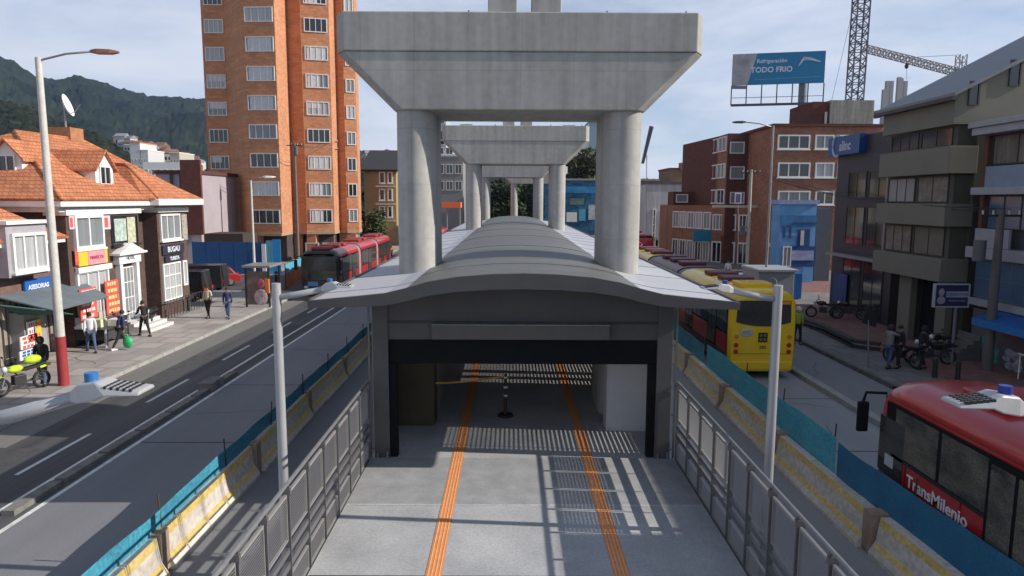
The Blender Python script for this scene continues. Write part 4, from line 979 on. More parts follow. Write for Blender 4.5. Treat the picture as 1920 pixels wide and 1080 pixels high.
# cross roof over the right bay
P_ = Vector((-21.0, 38.4, 8.55)); V1 = Vector((-22.0, 38.6, 8.55))
slab(ha, 'bay_roof', tile, [(-18.45, 36.7, EZ + .02), (-18.45, 41.9, EZ + .02), P_]); slab(ha, 'bay_roof', tile, [(-19.0, 36.2, EZ + .06), (-18.45, 36.7, EZ + .02), P_, V1])
MB().tube([(-18.45, 36.7, EZ), P_, V1], .09, 8).build('ridge_tiles', tile, ha, smooth=True)
MB().box(-20, -18.4, 36.6, 41.9, 6.33, EZ).build('cornice', white, ha, bevel=.04)
def dormer(cx, cy, ang, z0, z1, zp, w, L, label=None):
    """local: front at -y"""
    R = Matrix.Rotation(ang, 4, 'Z'); T = Matrix.Translation((cx, cy, 0)); A = T @ R
    f = lambda x, y, z: A @ Vector((x, y, z))
    a = w / 2
    o = MB().loft([[f(-a, 0, z0), f(a, 0, z0), f(a, 0, z1), f(0, 0, zp - .12), f(-a, 0, z1)], [f(-a, L, z0), f(a, L, z0), f(a, L, z1), f(0, L, zp - .12), f(-a, L, z1)]]).build('dormer', white, ha)
    for s in (-1, 1):
        q = MB().loft([[f(s * (a + .2), -.18, z1 - .18), f(0, -.18, zp), f(0, -.18, zp - .1), f(s * (a + .2), -.18, z1 - .28)], [f(s * (a + .2), L + .8, z1 - .18), f(0, L + .8, zp), f(0, L + .8, zp - .1), f(s * (a + .2), L + .8, z1 - .28)]]); q.build('dormer_roof', tile, o)
    window(o, f(0, -.01, z0 + .12), ang, w * .62, (z1 - z0) * .9, cols=2, rows=1)
dw0 = X(180, 345, -20.15); dw1 = X(213, 345, -20.15); dz1 = X(195, 312, -20.15).z; dzp = X(197, 281, -20.15).z
dormer(-20.15, (dw0.y + dw1.y) / 2, FX, dw0.z - .15, dz1, dzp, dw1.y - dw0.y, 2.0)
dormer(-22.6, 31.6, FC, 7.6, 8.6, 9.35, 1.3, 1.6)
MB().box(-25.6, -24.4, 39.2, 40.4, 9.6, 10.6).build('chimney', M('brick_orange_chimney', (.36, .16, .08), .9, amt=.2, brick=(.25, .08, (1.2, 1.2, 1.2), 'v')), ha)
t = thing('satellite_dish', 'white satellite dish on top of the orange brick chimney', 'satellite dish', (-25, 39.8, 10.6))
rg = []
for i in range(6):
    r = .62 * i / 5; d = .22 * (r / .62) ** 2; rg.append([Vector((-25 + d * .9 + .02 + r * math.sin(a) * -.45, 39.8 + r * math.cos(a) * .55 + r * math.sin(a) * .1, 11.75 + r * math.sin(a) + d * .5)) for a in [2 * math.pi * k / 20 for k in range(20)]])
o = MB().loft(rg, cap=False).build('dish', white, t, smooth=True); o.modifiers.new('thick', 'SOLIDIFY').thickness = .03
MB().cyl((-25, 39.8, 10.6), (-25, 39.8, 11.8), .05).build('mast', steel, t); MB().tube([(-25, 39.8, 11.3), (-24.4, 39.8, 11.5), (-24.1, 39.8, 11.9)], .025).build('feed_arm', steel, t)
# bays
def ybay(px, x): return X(px, 480, x).y
B1 = (ybay(128, -19.3), ybay(264, -19.3)); B2 = (ybay(298, -19.2), ybay(352, -19.2))
MB().box(-20.2, -19.3, B1[0], B1[1], .15, 6.08).build('bay', dbrick, ha); MB().box(-20.2, -19.2, B2[0], B2[1], .15, 6.08).build('bay', dbrick, ha)
MB().box(-20.2, -19.18, B1[0] - .1, B1[1] + .1, 5.95, 6.2).build('bay_cornice', white, ha); MB().box(-20.2, -19.05, B2[0] - .1, B2[1] + .1, 5.95, 6.2).build('bay_cornice', white, ha)
winX(ha, 137, 191, 403, 466, -19.3, FX, cols=2, sill=1, t=.13, pm=curt2)
winX(ha, 207, 257, 404, 458, -19.3, FX, cols=2, sill=1, t=.05, fm=M('poster_black', (.02, .02, .025), .5))
o = MB().box(*plateX(214, 236, 410, 452, -19.26, .03)).build('window_poster', M('poster_mint', (.40, .48, .44), .6, amt=.4, scale=4), ha)
MB().box(*plateX(238, 253, 407, 455, -19.26, .03)).build('window_poster', M('poster_cream_green', (.50, .50, .34), .6, amt=.35, scale=5), ha)
for a, c in ((128, 139), (193, 205)):
    o = MB().box(*plateX(a, c, 404, 430, -19.28, .05)).build('small_sign', M('sign_pale_pink', (.68, .50, .55), .6), ha); MB().box(*plateX(a + 3, c - 3, 408, 426, -19.235, .02)).build('sign_mark', redm, o)
o = MB().box(*plateX(143, 198, 468, 496, -19.28, .10)).build('banner', yelm, ha)
MB().box(*plateX(165, 197, 470, 494, -19.18, .02)).build('banner_mark', pinkm, o); MB().box(*plateX(140, 146, 467, 497, -19.17, .02)).build('banner_mark', redm, o)
pl_ = plateX(165, 197, 470, 494, -19.16, .02); yc = (pl_[2] + pl_[3]) / 2
text(o, 'banner_lettering', 'MARISCOS', .22, (-19.135, yc, (pl_[4] + pl_[5]) / 2), ROTL, M('lettering_crimson', (.5, .03, .08), .6), 1.0)
winX(ha, 143, 203, 505, 600, -19.3, FX, cols=3, rows=2, t=.12, pm=curt)
pl_ = plateX(141, 205, 498, 508, -19.25, .15); MB().box(*pl_).build('ledge', white, ha)
def poster(px0, px1, py0, py1, x, m, mark, parent, rows=5):
    pl = plateX(px0, px1, py0, py1, x, .05); o = MB().box(*pl).build('poster', m, parent); b = MB(); rnd = random.Random(px0)
    for i in range(rows):
        z = pl[5] - (i + .6) * (pl[5] - pl[4]) / rows; w_ = (pl[3] - pl[2]); a = pl[2] + w_ * rnd.uniform(.08, .2); 
        while a < pl[3] - .2 * w_: q = w_ * rnd.uniform(.1, .22); b.box(pl[1], pl[1] + .01, a, a + q, z - .05, z + (pl[5] - pl[4]) / rows * .35); a += q + .06
    b.build('poster_lettering', mark, o); return o
poster(148, 180, 540, 598, -18.7, redm, M('mark_pale', (.75, .62, .58), .6), ha); poster(197, 222, 525, 588, -19.05, redm, M('mark_yellow', (.8, .55, .2), .6), ha)
# doorway with pediment
dy0 = ybay(226, -19.0); dy1 = ybay(262, -19.0)
b = MB().box(-19.3, -19.05, dy0, dy0 + .25, .15, 3.5).box(-19.3, -19.05, dy1 - .25, dy1, .15, 3.5).box(-19.3, -19.0, dy0 - .12, dy1 + .12, 3.502, 4.0)
ym = (dy0 + dy1) / 2; b.loft([[(-19.3, dy0 - .35, 4.002), (-18.85, dy0 - .35, 4.002), (-18.85, ym, 4.5), (-19.3, ym, 4.5)], [(-19.3, dy1 + .35, 4.002), (-18.85, dy1 + .35, 4.002), (-18.85, ym + .01, 4.5), (-19.3, ym + .01, 4.5)]])
b.box(-19.3, -18.8, dy0 - .4, dy1 + .4, 3.95, 4.05); o = b.build('door_surround', white, ha)
text(ha, 'door_lettering', 'HOTEL', .24, (-18.985, ym, 3.76), ROTL, black, 1.0)
window(ha, (-19.28, ym, .2), FX, dy1 - dy0 - .55, 3.1, cols=4, rows=4, t=.06, pm=curt2, name='door')
b = MB()
for i in range(3): b.box(-19.3, -17.7 + i * .0 - i * .35, dy0 - .3, dy1 + .5, .15 + i * .15, .30 + i * .15)
b.build('steps', M('steps_white', (.62, .60, .57), .7), ha)
winX(ha, 299, 336, 401, 450, -19.2, FX, cols=3, t=.10, sill=1, pm=curt2)
MB().box(*plateX(340, 350, 402, 450, -19.17, .04)).build('ornament_panel', M('ornament_pale', (.34, .31, .27), .7, amt=.5, scale=6), ha)
for (a, c, e_, f_, s_, body) in ((303, 343, 458, 476, .42, 'BUGAU'), (308, 342, 478, 490, .28, 'TURISTA')):
    pl = plateX(a, c, e_, f_, -19.17, .07); o = MB().box(*pl).build('fascia_sign', M('sign_near_black', (.03, .03, .05), .5), ha)
    text(o, 'sign_lettering', body, s_, (pl[1] + .004, (pl[2] + pl[3]) / 2, (pl[4] + pl[5]) / 2), ROTL, M('lettering_cool_white', (.66, .68, .74), .5), 1.0, bold=.01)
winX(ha, 305, 338, 492, 562, -19.2, FX, cols=3, rows=3, t=.09, sill=1, pm=curt); winX(ha, 341, 349, 488, 535, -19.2, FX, cols=1, t=.1, pm=curt)
b = MB()
for i in range(14): b.cyl((-18.75, B2[0] - .6 + i * .35, .15), (-18.75, B2[0] - .6 + i * .35, 1.15), .02, n=5)
b.box(-18.78, -18.72, B2[0] - .6, B2[0] + 4, 1.1, 1.14); b.build('garden_railing', dark, ha)
# low house on the far left
hb_ = thing('brick_house', 'low brown brick house with a white boxed window and grey awning at the left edge', 'house', (-25, 25, .15))
rbrick = M('brick_brown_warm', (.13, .075, .065), .9, amt=.15, col2=(.18, .11, .09), brick=(.25, .08, (1.2, 1.2, 1.2), 'v'))
MB().box(-30, -19.8, 17, 29.9, .15, 4.95).build('wall', rbrick, hb_)
MB().box(-30, -19.3, 16.5, 30.1, 4.82, 5.05).build('eave_board', white, hb_)
rd = (-23.5, 26.6, 8.0); rd2 = (-23.5, 19, 8.0)
slab(hb_, 'roof', tile, [(-19.2, 16.4, 5.06), (-19.2, 30.2, 5.06), rd, rd2]); slab(hb_, 'roof', tile, [(-19.2, 30.2, 5.06), (-30, 30.2, 5.06), rd]); slab(hb_, 'roof', tile, [(-30, 16.4, 5.06), (-19.2, 16.4, 5.06), rd2]); 
yb0, yb1 = ybay(14, -19.1), ybay(90, -19.1); zt_ = X(50, 413, -19.1).z; zb_ = X(50, 512, -19.1).z
MB().box(-20.5, -19.1, yb0, yb1, zb_ - .1, zt_ - .14).build('window_box', M('box_grey_lilac', (.35, .33, .36), .7), hb_); MB().box(-20.7, -18.95, yb0 - .12, yb1 + .12, zt_ - .138, zt_).build('window_box_roof', white, hb_)
winX(hb_, 20, 85, 436, 508, -19.1, FX, cols=3, t=.12, sill=1, pm=curt)
pl = plateX(42, 99, 521, 551, -19.75, .10); o = MB().box(*pl).build('sign_board', bluem, hb_)
text(o, 'sign_lettering', 'ASESORIAS', .26, (pl[1] + .004, (pl[2] + pl[3]) / 2 - .1, (pl[4] + pl[5]) / 2), ROTL, M('lettering_cool_white', (.66, .68, .74), .5), 1.0, bold=.008)
ay0, ay1 = ybay(30, -19.4), 31.6
o = slab(hb_, 'awning', M('awning_grey_blue', (.13, .16, .18), .7, amt=.15, scale=1.5), [(-19.75, ay0 - .8, 2.95), (-17.75, ay0 - .4, 2.35), (-17.75, ay1 - 1.2, 2.40), (-19.75, ay1, 3.0)], .05)
slab(hb_, 'awning_valance', M('valance_green', (.03, .10, .09), .8, amt=.2), [(-19.0, ay0 - 1.6, 2.75), (-18.1, ay0 - .5, 2.40), (-18.1, ay0 + 1.2, 1.95), (-19.2, ay0 - .4, 2.2)], .04)
for yy in (ay0 + .1, ay1 - 1.5): MB().cyl((-17.85, yy, .15), (-17.85, yy, 2.36), .05, n=8).build('awning_post', M('post_pale', (.45, .44, .46), .6), hb_)
b = MB(); y = ay0 - 1.5
while y < 29.6: b.box(-19.78, -19.70, y, y + .17, .2, 2.7); y += .30
b.build('slatted_shutter', M('shutter_grey_brown', (.26, .23, .20), .7, amt=.2), hb_)
for (a, c, e_, f_, m_, mk) in ((35, 68, 655, 672, white, bluem), (50, 66, 602, 640, white, redm), (66, 76, 598, 660, yelm, redm), (36, 68, 628, 652, white, redm)):
    poster(a, c, e_, f_, -19.1, m_, mk, hb_, 3)
MB().box(-19.7, -19.15, ybay(36, -19.1), ybay(78, -19.1), .15, 2.2).build('kiosk_counter', M('counter_grey', (.3, .29, .28), .7), hb_)
# stall
sp_ = G(190, 648, .15); t = thing('street_stall', 'street stall with pale goods boxes on a dark table before the brick house', 'stall', tuple(sp_)); x, y, z = sp_
MB().box(x - 1.2, x + .5, y - .3, y + 1.6, z + .72, z + .78).build('table_top', dark, t)
for a, c in ((-1.1, -.2), (.4, -.2), (-1.1, 1.5), (.4, 1.5)): MB().box(x + a - .03, x + a + .03, y + c - .03, y + c + .03, z, z + .72).build('leg', dark, t)
MB().box(x - 1.1, x + .4, y - .28, y + 1.5, z + .3, z + .70).build('skirt', M('stall_skirt', (.05, .045, .05), .8), t)
for a, c, hh, m_ in ((-1.1, -.2, .5, wh), (-.5, .2, .35, M('goods_lime', (.55, .60, .35), .7)), (-.9, .8, .6, kh), (.0, .6, .3, white)):
    onmesh(MB().box(x + a, x + a + .42, y + c, y + c + .5, z + .78, z + .78 + hh), 'goods_box', m_, {wh: 'off-white goods box at the front corner of the stall table', kh: 'tall cream goods box at the back of the stall table', white: 'low bright white goods box at the right of the stall table'}.get(m_, 'pale lime goods box in the middle of the stall table'), 'box')
# manhole and kerb stones
for px, py in ((372, 624), (430, 610)): p = G(px, py, 0); onmesh(MB().cyl((p.x, p.y, .006), (p.x, p.y, .018), .32, n=20), 'manhole_cover', dark, 'round iron drain cover in the gutter, %s one of the two' % ('nearer' if px < 400 else 'farther'), 'drain cover')
def bollard(px, py, lb_):
    p = G(px, py, .15); onmesh(MB().cyl(p, p + Vector((0, 0, .7)), .09, .08, 10).ell(p + Vector((0, 0, .7)), .08, .08, .06), 'bollard', dark, lb_, 'bollard')
bollard(354, 583, 'short dark bollard on the pavement right of the dark brick house'); bollard(1795, 712, 'short dark bollard on the right pavement above the red bus'); bollard(1752, 708, 'low dark bollard stump on the right pavement left of the other one')
# ================================================================== ORANGE BRICK TOWER
obrick = M('brick_orange', (.46, .20, .10), .9, amt=.12, scale=.4, col2=(.56, .27, .15), brick=(.6, .24, (.86, .86, .86), 'v'), fine=4)
tw = thing('apartment_tower', 'tall orange brick apartment tower with sawtooth facade and rows of white framed windows', 'tower block', (-24, 80, 0))
pv = [(394, 77.), (436, 77.), (468, 72.2), (527, 72.0), (549, 76.6), (574, 76.0), (626, 76.7), (636, 79.6), (650, 79.2), (672, 79.7), (677, 83.)]
TP = [((px - 957) / 1300 * Y * 1.0, Y) for px, Y in pv]; TP = [(D(px, 375, Y).x, Y) for px, Y in pv] + [(-20.4, 94), (-36, 94)]
TZ = 33.5
MB().loft([[(x, y, 3.05) for x, y in TP], [(x, y, TZ) for x, y in TP]]).build('wall', obrick, tw)
cx_, cy_ = -25, 84
MB().loft([[((x - cx_) * .93 + cx_, (y - cy_) * .86 + cy_, 0) for x, y in TP], [((x - cx_) * .93 + cx_, (y - cy_) * .86 + cy_, 3.04) for x, y in TP]]).build('ground_floor', M('ground_floor_dark', (.06, .05, .05), .7, amt=.3, scale=.6), tw)
MB().loft([[((x - cx_) * 1.008 + cx_, (y - cy_) * 1.02 + cy_, 2.9) for x, y in TP], [((x - cx_) * 1.008 + cx_, (y - cy_) * 1.02 + cy_, 3.2) for x, y in TP]]).build('first_floor_slab', M('slab_cream', (.38, .28, .20), .8), tw)
for i in (2, 4, 5, 7, 8): 
    x, y = TP[i]; MB().box(x - .1, x + .9, y + .1, y + 1.2, 0, 2.9).build('pillar', obrick, tw)
for (px0, px1, m_) in ((455, 478, curt2), (494, 524, curt), (574, 598, curt2), (606, 622, curt2)):
    winY(tw, px0, px1, 455, 488, 76.2, cols=2, t=.12, pm=m_)
rr = random.Random(5); faces = [(0, 1, .12, .95), (2, 3, .08, .95), (5, 6, .12, .93), (8, 9, .15, .9)]
for k in range(10):
    for fi, (i, j, a, c) in enumerate(faces):
        p = Vector((*TP[i], 0)); q = Vector((*TP[j], 0)); d = (q - p); L = d.length; d.normalize(); ang = math.atan2(d.y, d.x)
        m = p + d * L * (a + c) / 2; m.z = 4.15 + 2.87 * k; pm = rr.choice([glass, glass, curt, curt2, curt, curt2])
        if (k, fi) in ((0, 0), (0, 1), (0, 2)): pm = glass
        o = window(tw, m, ang, L * (c - a), 1.45, cols=4 if fi < 3 else 2, t=.09, pm=pm)
        if rr.random() < .5 and fi < 3:
            g = MB().box(-L * (c - a) * .42, L * (c - a) * (.42 if rr.random() < .4 else .1), -.035, -.021, .75 if rr.random() < .5 else .12, 1.34); gg = g.build('roller_blind', M('blind_white', (.55, .56, .58), .6, amt=.1), o, world=False)
# ================================================================== BACKGROUND BLOCKS
def block(name, label, cat, px0, px1, ytop, Y, dep, mat, roof=None, grid=None, face_x=None, group=None, zb=0):
    a = D(px0, ytop, Y); c = D(px1, ytop, Y); t = thing(name, label, cat, ((a.x + c.x) / 2, Y, zb), group=group)
    MB().box(a.x, c.x, Y, Y + dep, zb, a.z).build('wall', mat, t)
    if roof: MB().box(a.x - .15, c.x + .15, Y - .15, Y + dep + .15, a.z + .002, a.z + .35).build('parapet', roof, t)
    if grid:
        n, rows, zs, fw, fh, pm = grid
        for r in range(rows):
            for i in range(n):
                w_ = (c.x - a.x) / n; window(t, (a.x + w_ * (i + .5), Y, zs[0] + r * zs[1]), FC, w_ * fw, fh, cols=2, t=.1, pm=pm[(i + r) % len(pm)])
    return t
stucco = M('stucco_ochre', (.34, .24, .12), .9, amt=.15, scale=.6); gryw = M('wall_grey', (.22, .22, .225), .85, amt=.12); lilac = M('wall_lilac', (.36, .31, .34), .85, amt=.08, scale=.6)
t = block('old_building', 'ochre stucco old building with tall white windows and a dark slate roof', 'building', 682, 742, 318, 100, 14, stucco, None)
a = D(682, 318, 100); c = D(742, 318, 100)
slab(t, 'roof', M('slate_dark', (.035, .035, .04), .7), [(a.x - .5, 99.4, a.z), (c.x + 1, 99.4, a.z), (c.x + 1, 107, a.z + 3.2), (a.x - .5, 107, a.z + 3.2)], .3)
for yy in (322, 354, 386):
    winY(t, 711, 722, yy, yy + 22, 100, cols=1, t=.16, sill=1); winY(t, 727, 736, yy, yy + 22, 100, cols=1, t=.16, sill=1)
for yy in (348, 381, 412): MB().box(*plateY(705, 741, yy, yy + 3, 99.9, .25)).build('string_course', cream, t)
t = block('side_building', 'lilac rendered back wall between the brick house and the orange tower', 'building', 292, 372, 326, 66, 9, lilac, M('wall_maroon', (.10, .035, .03), .9))
MB().box(*plateY(347, 377, 300, 440, 65.9, .3)).build('brick_end', M('brick_maroon', (.12, .04, .03), .9, amt=.2, brick=(.3, .1, (1.2, 1.2, 1.2), 'v')), t)
MB().box(*plateY(300, 345, 400, 470, 65.9, .2)).build('lower_wall', gryw, t)
for x_ in (322, 340): MB().box(*plateY(x_, x_ + 1.5, 326, 398, 65.8, .06)).build('render_joint', dark, t)
block('low_shop', 'dark low shop building behind the blue hoarding', 'building', 358, 455, 438, 66.5, 4, M('wall_dark_brown', (.05, .035, .03), .9), None)
t = block('grey_building', 'grey office building with wide dark windows left of the second pier', 'building', 800, 868, 292, 128, 16, gryw, white, (4, 4, (8.4, 3.0), .8, 1.7, [glass, glass]))
block('balcony_tower', 'tall pale tower with rows of dark balconies behind the nearest pier', 'tower block', 806, 836, 222, 190, 15, M('tower_pale', (.42, .43, .46), .8), None, (1, 9, (13, 2.8), .8, 1.2, [glass]))
t = thing('orange_canopy', 'bright orange canopy before the grey office building', 'canopy', tuple(D(840, 383, 110))); MB().box(*plateY(812, 866, 379, 389, 110, 3)).build('canopy_roof', M('canopy_orange', (.75, .17, .05), .6), t)
for px in (816, 838, 862): q = D(px, 389, 108); MB().cyl((q.x, q.y, 0), (q.x, q.y, q.z), .1, n=6).build('post', steel, t)
t = block('mural_building', 'low building covered by a blue and white mural behind the second pier', 'building', 1022, 1235, 338, 132, 14, M('mural_blue', (.012, .06, .13), .8, amt=.5, scale=.5, st=(1, 1, 1.6), col2=(.04, .18, .30), fine=2), M('mural_parapet', (.30, .28, .25), .9))
for a_, c_, e_, f_, m_ in ((1062, 1082, 398, 416, white), (1085, 1098, 392, 414, M('mural_sky', (.10, .35, .5), .8)), (1103, 1122, 384, 412, M('mural_pale', (.42, .45, .48), .8, amt=.4, scale=.8)), (1060, 1122, 350, 362, M('mural_wave', (.03, .20, .42), .8, amt=.4, scale=.4)), (1068, 1095, 372, 384, M('mural_green', (.10, .20, .16), .8, amt=.5, scale=.6))):
    MB().box(*plateY(a_, c_, e_, f_, 131.9, .1)).build('mural_patch', m_, t)
block('glass_tower', 'pale blue glass office tower beside the right column of the nearest pier', 'tower block', 1104, 1150, 230, 230, 25, M('glass_tower_blue', (.22, .30, .36), .3, amt=.08, scale=.1, spec=.7), M('tower_crown_blue', (.08, .20, .28), .5))
t = block('white_warehouse', 'white warehouse with stained top and tall windows right of the nearest pier', 'warehouse', 1212, 1305, 345, 98, 20, M('warehouse_white', (.50, .50, .52), .85, amt=.10, scale=.4, streak=.2), M('stained_coping', (.12, .11, .11), .9, amt=.4, scale=.6))
for px in (1222, 1240): winY(t, px, px + 8, 392, 450, 98, cols=1, rows=4, t=.14)
t = block('brick_terrace', 'small reddish brown houses with stepped roofs behind the white warehouse', 'building', 1256, 1330, 318, 135, 10, M('brick_tan', (.24, .14, .09), .9, amt=.12), M('coping_brown', (.15, .07, .05), .9)); MB().box(*plateY(1272, 1300, 306, 320, 136, 2)).build('roof_box', M('brick_tan', (.24, .14, .09)), t)
# ================================================================== BRICK APARTMENT BLOCK (right)
rbk = M('brick_red_brown', (.24, .105, .065), .9, amt=.14, scale=.5, col2=(.31, .15, .10), brick=(.5, .2, (.88, .88, .88), 'v'), fine=4); rbd = M('brick_deep_red', (.11, .04, .03), .9, amt=.15, brick=(.5, .2, (.88, .88, .88), 'v'))
ba = thing('brick_apartments', 'four storey red brick apartment block with angled bays and strip windows', 'apartment block', (30, 72, 0))
def wy(px0, px1, py0, py1, Y, **k): return winY(ba, px0, px1, py0, py1, Y, **k)
A0, A1 = D(1453, 237, 66), D(1655, 237, 66); MB().box(A0.x, A1.x, 66, 80, 0, A0.z).build('front_wing', rbk, ba); MB().box(A0.x - .2, A1.x + .2, 65.8, 80, A0.z + .002, A0.z + .25).build('coping', rbd, ba)
B0, B1_ = D(1366, 250, 73), D(1452, 250, 73); zB = B0.z
xl = B0.x; Pn = [(xl, 73.0), (A0.x + .5, 73.0), (A0.x + .5, 88), (xl - 1.0, 88), (xl, 76.0)]
MB().loft([[(x, y, 0) for x, y in Pn], [(x, y, zB) for x, y in Pn]]).build('middle_wing', rbd, ba)
# street side wall stepping away to the left
yl = D(1320, 300, 1).x
C0_ = Vector((xl, 73.2)); C1_ = Vector((D(1318, 300, 82).x, 82)); C2_ = Vector((D(1262, 300, 88).x, 88))
zc = D(1320, 262, 82).z
MB().loft([[(C0_.x, C0_.y, 3), (C0_.x + 5, C0_.y + 2, 3), (C1_.x + 4, 90, 3), (C1_.x, C1_.y, 3)], [(C0_.x, C0_.y, zB - .05), (C0_.x + 5, C0_.y + 2, zB - .05), (C1_.x + 4, 90, zB - .05), (C1_.x, C1_.y, zB - .05)]]).build('corner_wing', rbk, ba)
zl = D(1290, 385, 78).z
Q = [(D(1440, 400, 70).x, 70.5), (D(1440, 400, 70).x, 88), (D(1250, 400, 88).x, 92), (D(1262, 400, 82).x, 82), (D(1330, 400, 76).x, 75)]
MB().loft([[(x, y, 0) for x, y in Q], [(x, y, zl) for x, y in Q]]).build('lower_wing', rbk, ba)
MB().box(*plateY(1248, 1300, 360, 500, 86, 3)).build('side_block', rbd, ba); winY(ba, 1267, 1290, 364, 380, 83, cols=1, t=.12, pm=curt2)
for (y0_, y1_) in ((252, 280), (304, 333), (357, 384)):
    for (a_, c_) in ((1457, 1519), (1527, 1564), (1568, 1600)): wy(a_, c_, y0_ + 1, y1_, 66, cols=3 if a_ < 1500 else 2, t=.13, pm=rr.choice([glass, curt2, glass, curt]), sill=1)
for (y0_, y1_) in ((266, 288), (312, 336), (360, 382)):
    wy(1368, 1396, y0_, y1_, 73, cols=1, t=.1, pm=curt2)
    d = Vector((C1_.x - C0_.x, C1_.y - C0_.y, 0)); L = d.length; d.normalize(); ang = math.atan2(-d.y, -d.x)
    for i in range(3):
        m = Vector((C0_.x, C0_.y, 0)) + d * L * (i + .5) / 3; m.z = D(1345, y1_, 77.5).z
        window(ba, m, ang, L / 3 * .86, 1.55, cols=2, t=.12, pm=rr.choice([glass, curt2, curt]))
d = Vector((Q[3][0] - Q[4][0], Q[3][1] - Q[4][1], 0)); L = d.length; d.normalize(); ang = math.atan2(-d.y, -d.x)
for i in range(5):
    m = Vector((Q[4][0], Q[4][1], 0)) + d * L * (i + .5) / 5
    for z_ in (3.6,): m.z = z_; window(ba, m, ang, L / 5 * .85, 1.9, cols=2, t=.12, pm=rr.choice([curt2, curt, glass]))
    m.z = .1; window(ba, m, ang, L / 5 * .8, 2.2, cols=2, t=.12, pm=rr.choice([curt2, glass]), name='shopfront')
d2 = Vector((Q[0][0] - Q[4][0], Q[0][1] - Q[4][1], 0)); L2 = d2.length; d2.normalize(); ang2 = math.atan2(d2.y, d2.x)
for i in range(4):
    m = Vector((Q[4][0], Q[4][1], 0)) + d2 * L2 * (i + .5) / 4; m.z = 3.6; window(ba, m, ang2, L2 / 4 * .8, 1.7, cols=3, t=.12, pm=rr.choice([curt2, glass]))
    m.z = .1; window(ba, m, ang2, L2 / 4 * .8, 2.3, cols=2, t=.14, pm=glass, name='shopfront')
b = MB(); p = Vector((Q[4][0], Q[4][1], 0)) - Vector((.2, .6, 0)); MB().box(D(1296, 440, 76).x, D(1349, 440, 76).x, 75.0, 75.4, D(1320, 452, 76).z, D(1320, 431, 76).z).build('turquoise_sign', M('sign_turquoise', (.02, .22, .34), .5), ba)
MB().box(*plateY(1442, 1455, 456, 463, 65, .3)).build('white_sign', white, ba)
MB().box(*plateY(1335, 1448, 385, 389, 70, .5)).build('floor_band', cream, ba)
for (a_, c_) in ((1522, 1650),): 
    t = thing('concrete_tank_house', 'raw concrete tank room with brick end on the roof of the brick block', 'roof structure', tuple(D(1590, 236, 70))); q0 = plateY(1555, 1640, 188, 236, 70, .1); MB().box(q0[0], q0[1], 70, 76, q0[4], q0[5]).build('concrete_wall', M('raw_concrete', (.30, .29, .26), .9, amt=.15, streak=.3), t); q0 = plateY(1524, 1554.5, 190, 236, 70, .1); MB().box(q0[0], q0[1], 70.2, 76, q0[4], q0[5]).build('brick_wall', rbd, t); MB().box(*plateY(1545, 1551, 210, 236, 70.1, .05)).build('door', cream, t)
# blue painted house
t = block('blue_house', 'narrow bright blue painted house front with mural details', 'building', 1462, 1532, 383, 56, 1.6, M('wall_bright_blue', (.10, .27, .52), .8, amt=.18, scale=.7, col2=(.17, .38, .66)), M('coping_violet', (.25, .3, .5), .8))
dkb = M('paint_dark_blue', (.015, .06, .20), .8, amt=.2); mdb = M('paint_mid_blue', (.04, .16, .36), .8, amt=.3, scale=1.2)
for a_, c_, e_, f_, m_ in ((1464, 1532, 404, 425, mdb), (1486, 1532, 417, 420, dkb), (1467, 1473, 425, 445, dkb), (1479, 1484, 424, 447, dkb), (1494, 1519, 430, 462, dkb), (1500, 1508, 432, 460, M('paint_pale', (.5, .5, .5), .8)), (1480, 1530, 462, 500, dkb), (1484, 1526, 470, 488, M('paint_lilac', (.28, .32, .50), .8, amt=.3))):
    MB().box(*plateY(a_, c_, e_, f_, 55.97 - (.04 if m_ is not mdb else 0) - (.05 if a_ in (1500, 1484) else 0), .03)).build('mural_patch', m_, t)
winY(t, 1466, 1484, 462, 500, 55.9, cols=2, t=.08, pm=curt2)
block('grey_end_wall', 'plain dark grey building wall between the blue house and the navy building', 'building', 1533, 1562, 390, 57, 8, M('wall_slate', (.09, .09, .10), .85, amt=.1), None)
# grey kiosk container
kp = G(1420, 562, .15); kq = G(1512, 566, .15); t = thing('kiosk_container', 'large pale grey box kiosk with flat lid standing on the right pavement', 'kiosk', ((kp.x + kq.x) / 2, kp.y, .15)); kz = D(1460, 505, kp.y).z
kd = 3.2; MB().box(kp.x, kq.x - .5, kp.y, kp.y + kd, .2, kz - .2).build('box_body', M('kiosk_grey', (.27, .28, .31), .6, amt=.06), t, bevel=.04); MB().box(kp.x - .1, kq.x - .3, kp.y - .1, kp.y + kd + .1, kz - .198, kz).build('lid', M('kiosk_lid', (.30, .32, .34), .6), t, bevel=.04)
MB().box(kq.x - .49, kq.x + .1, kp.y + .2, kp.y + kd - .1, .2, kz - .3).build('blue_side', bluem, t); MB().torus((kp.x + .9, kp.y - .02, 1.3), .32, .025, 'y', 20, 6).build('round_emblem', M('emblem_pale', (.4, .38, .40), .6), t, smooth=True)
for a_ in (.6, 2.2): wheel(t, kp.x + a_, kp.y + .3, .25, .2)
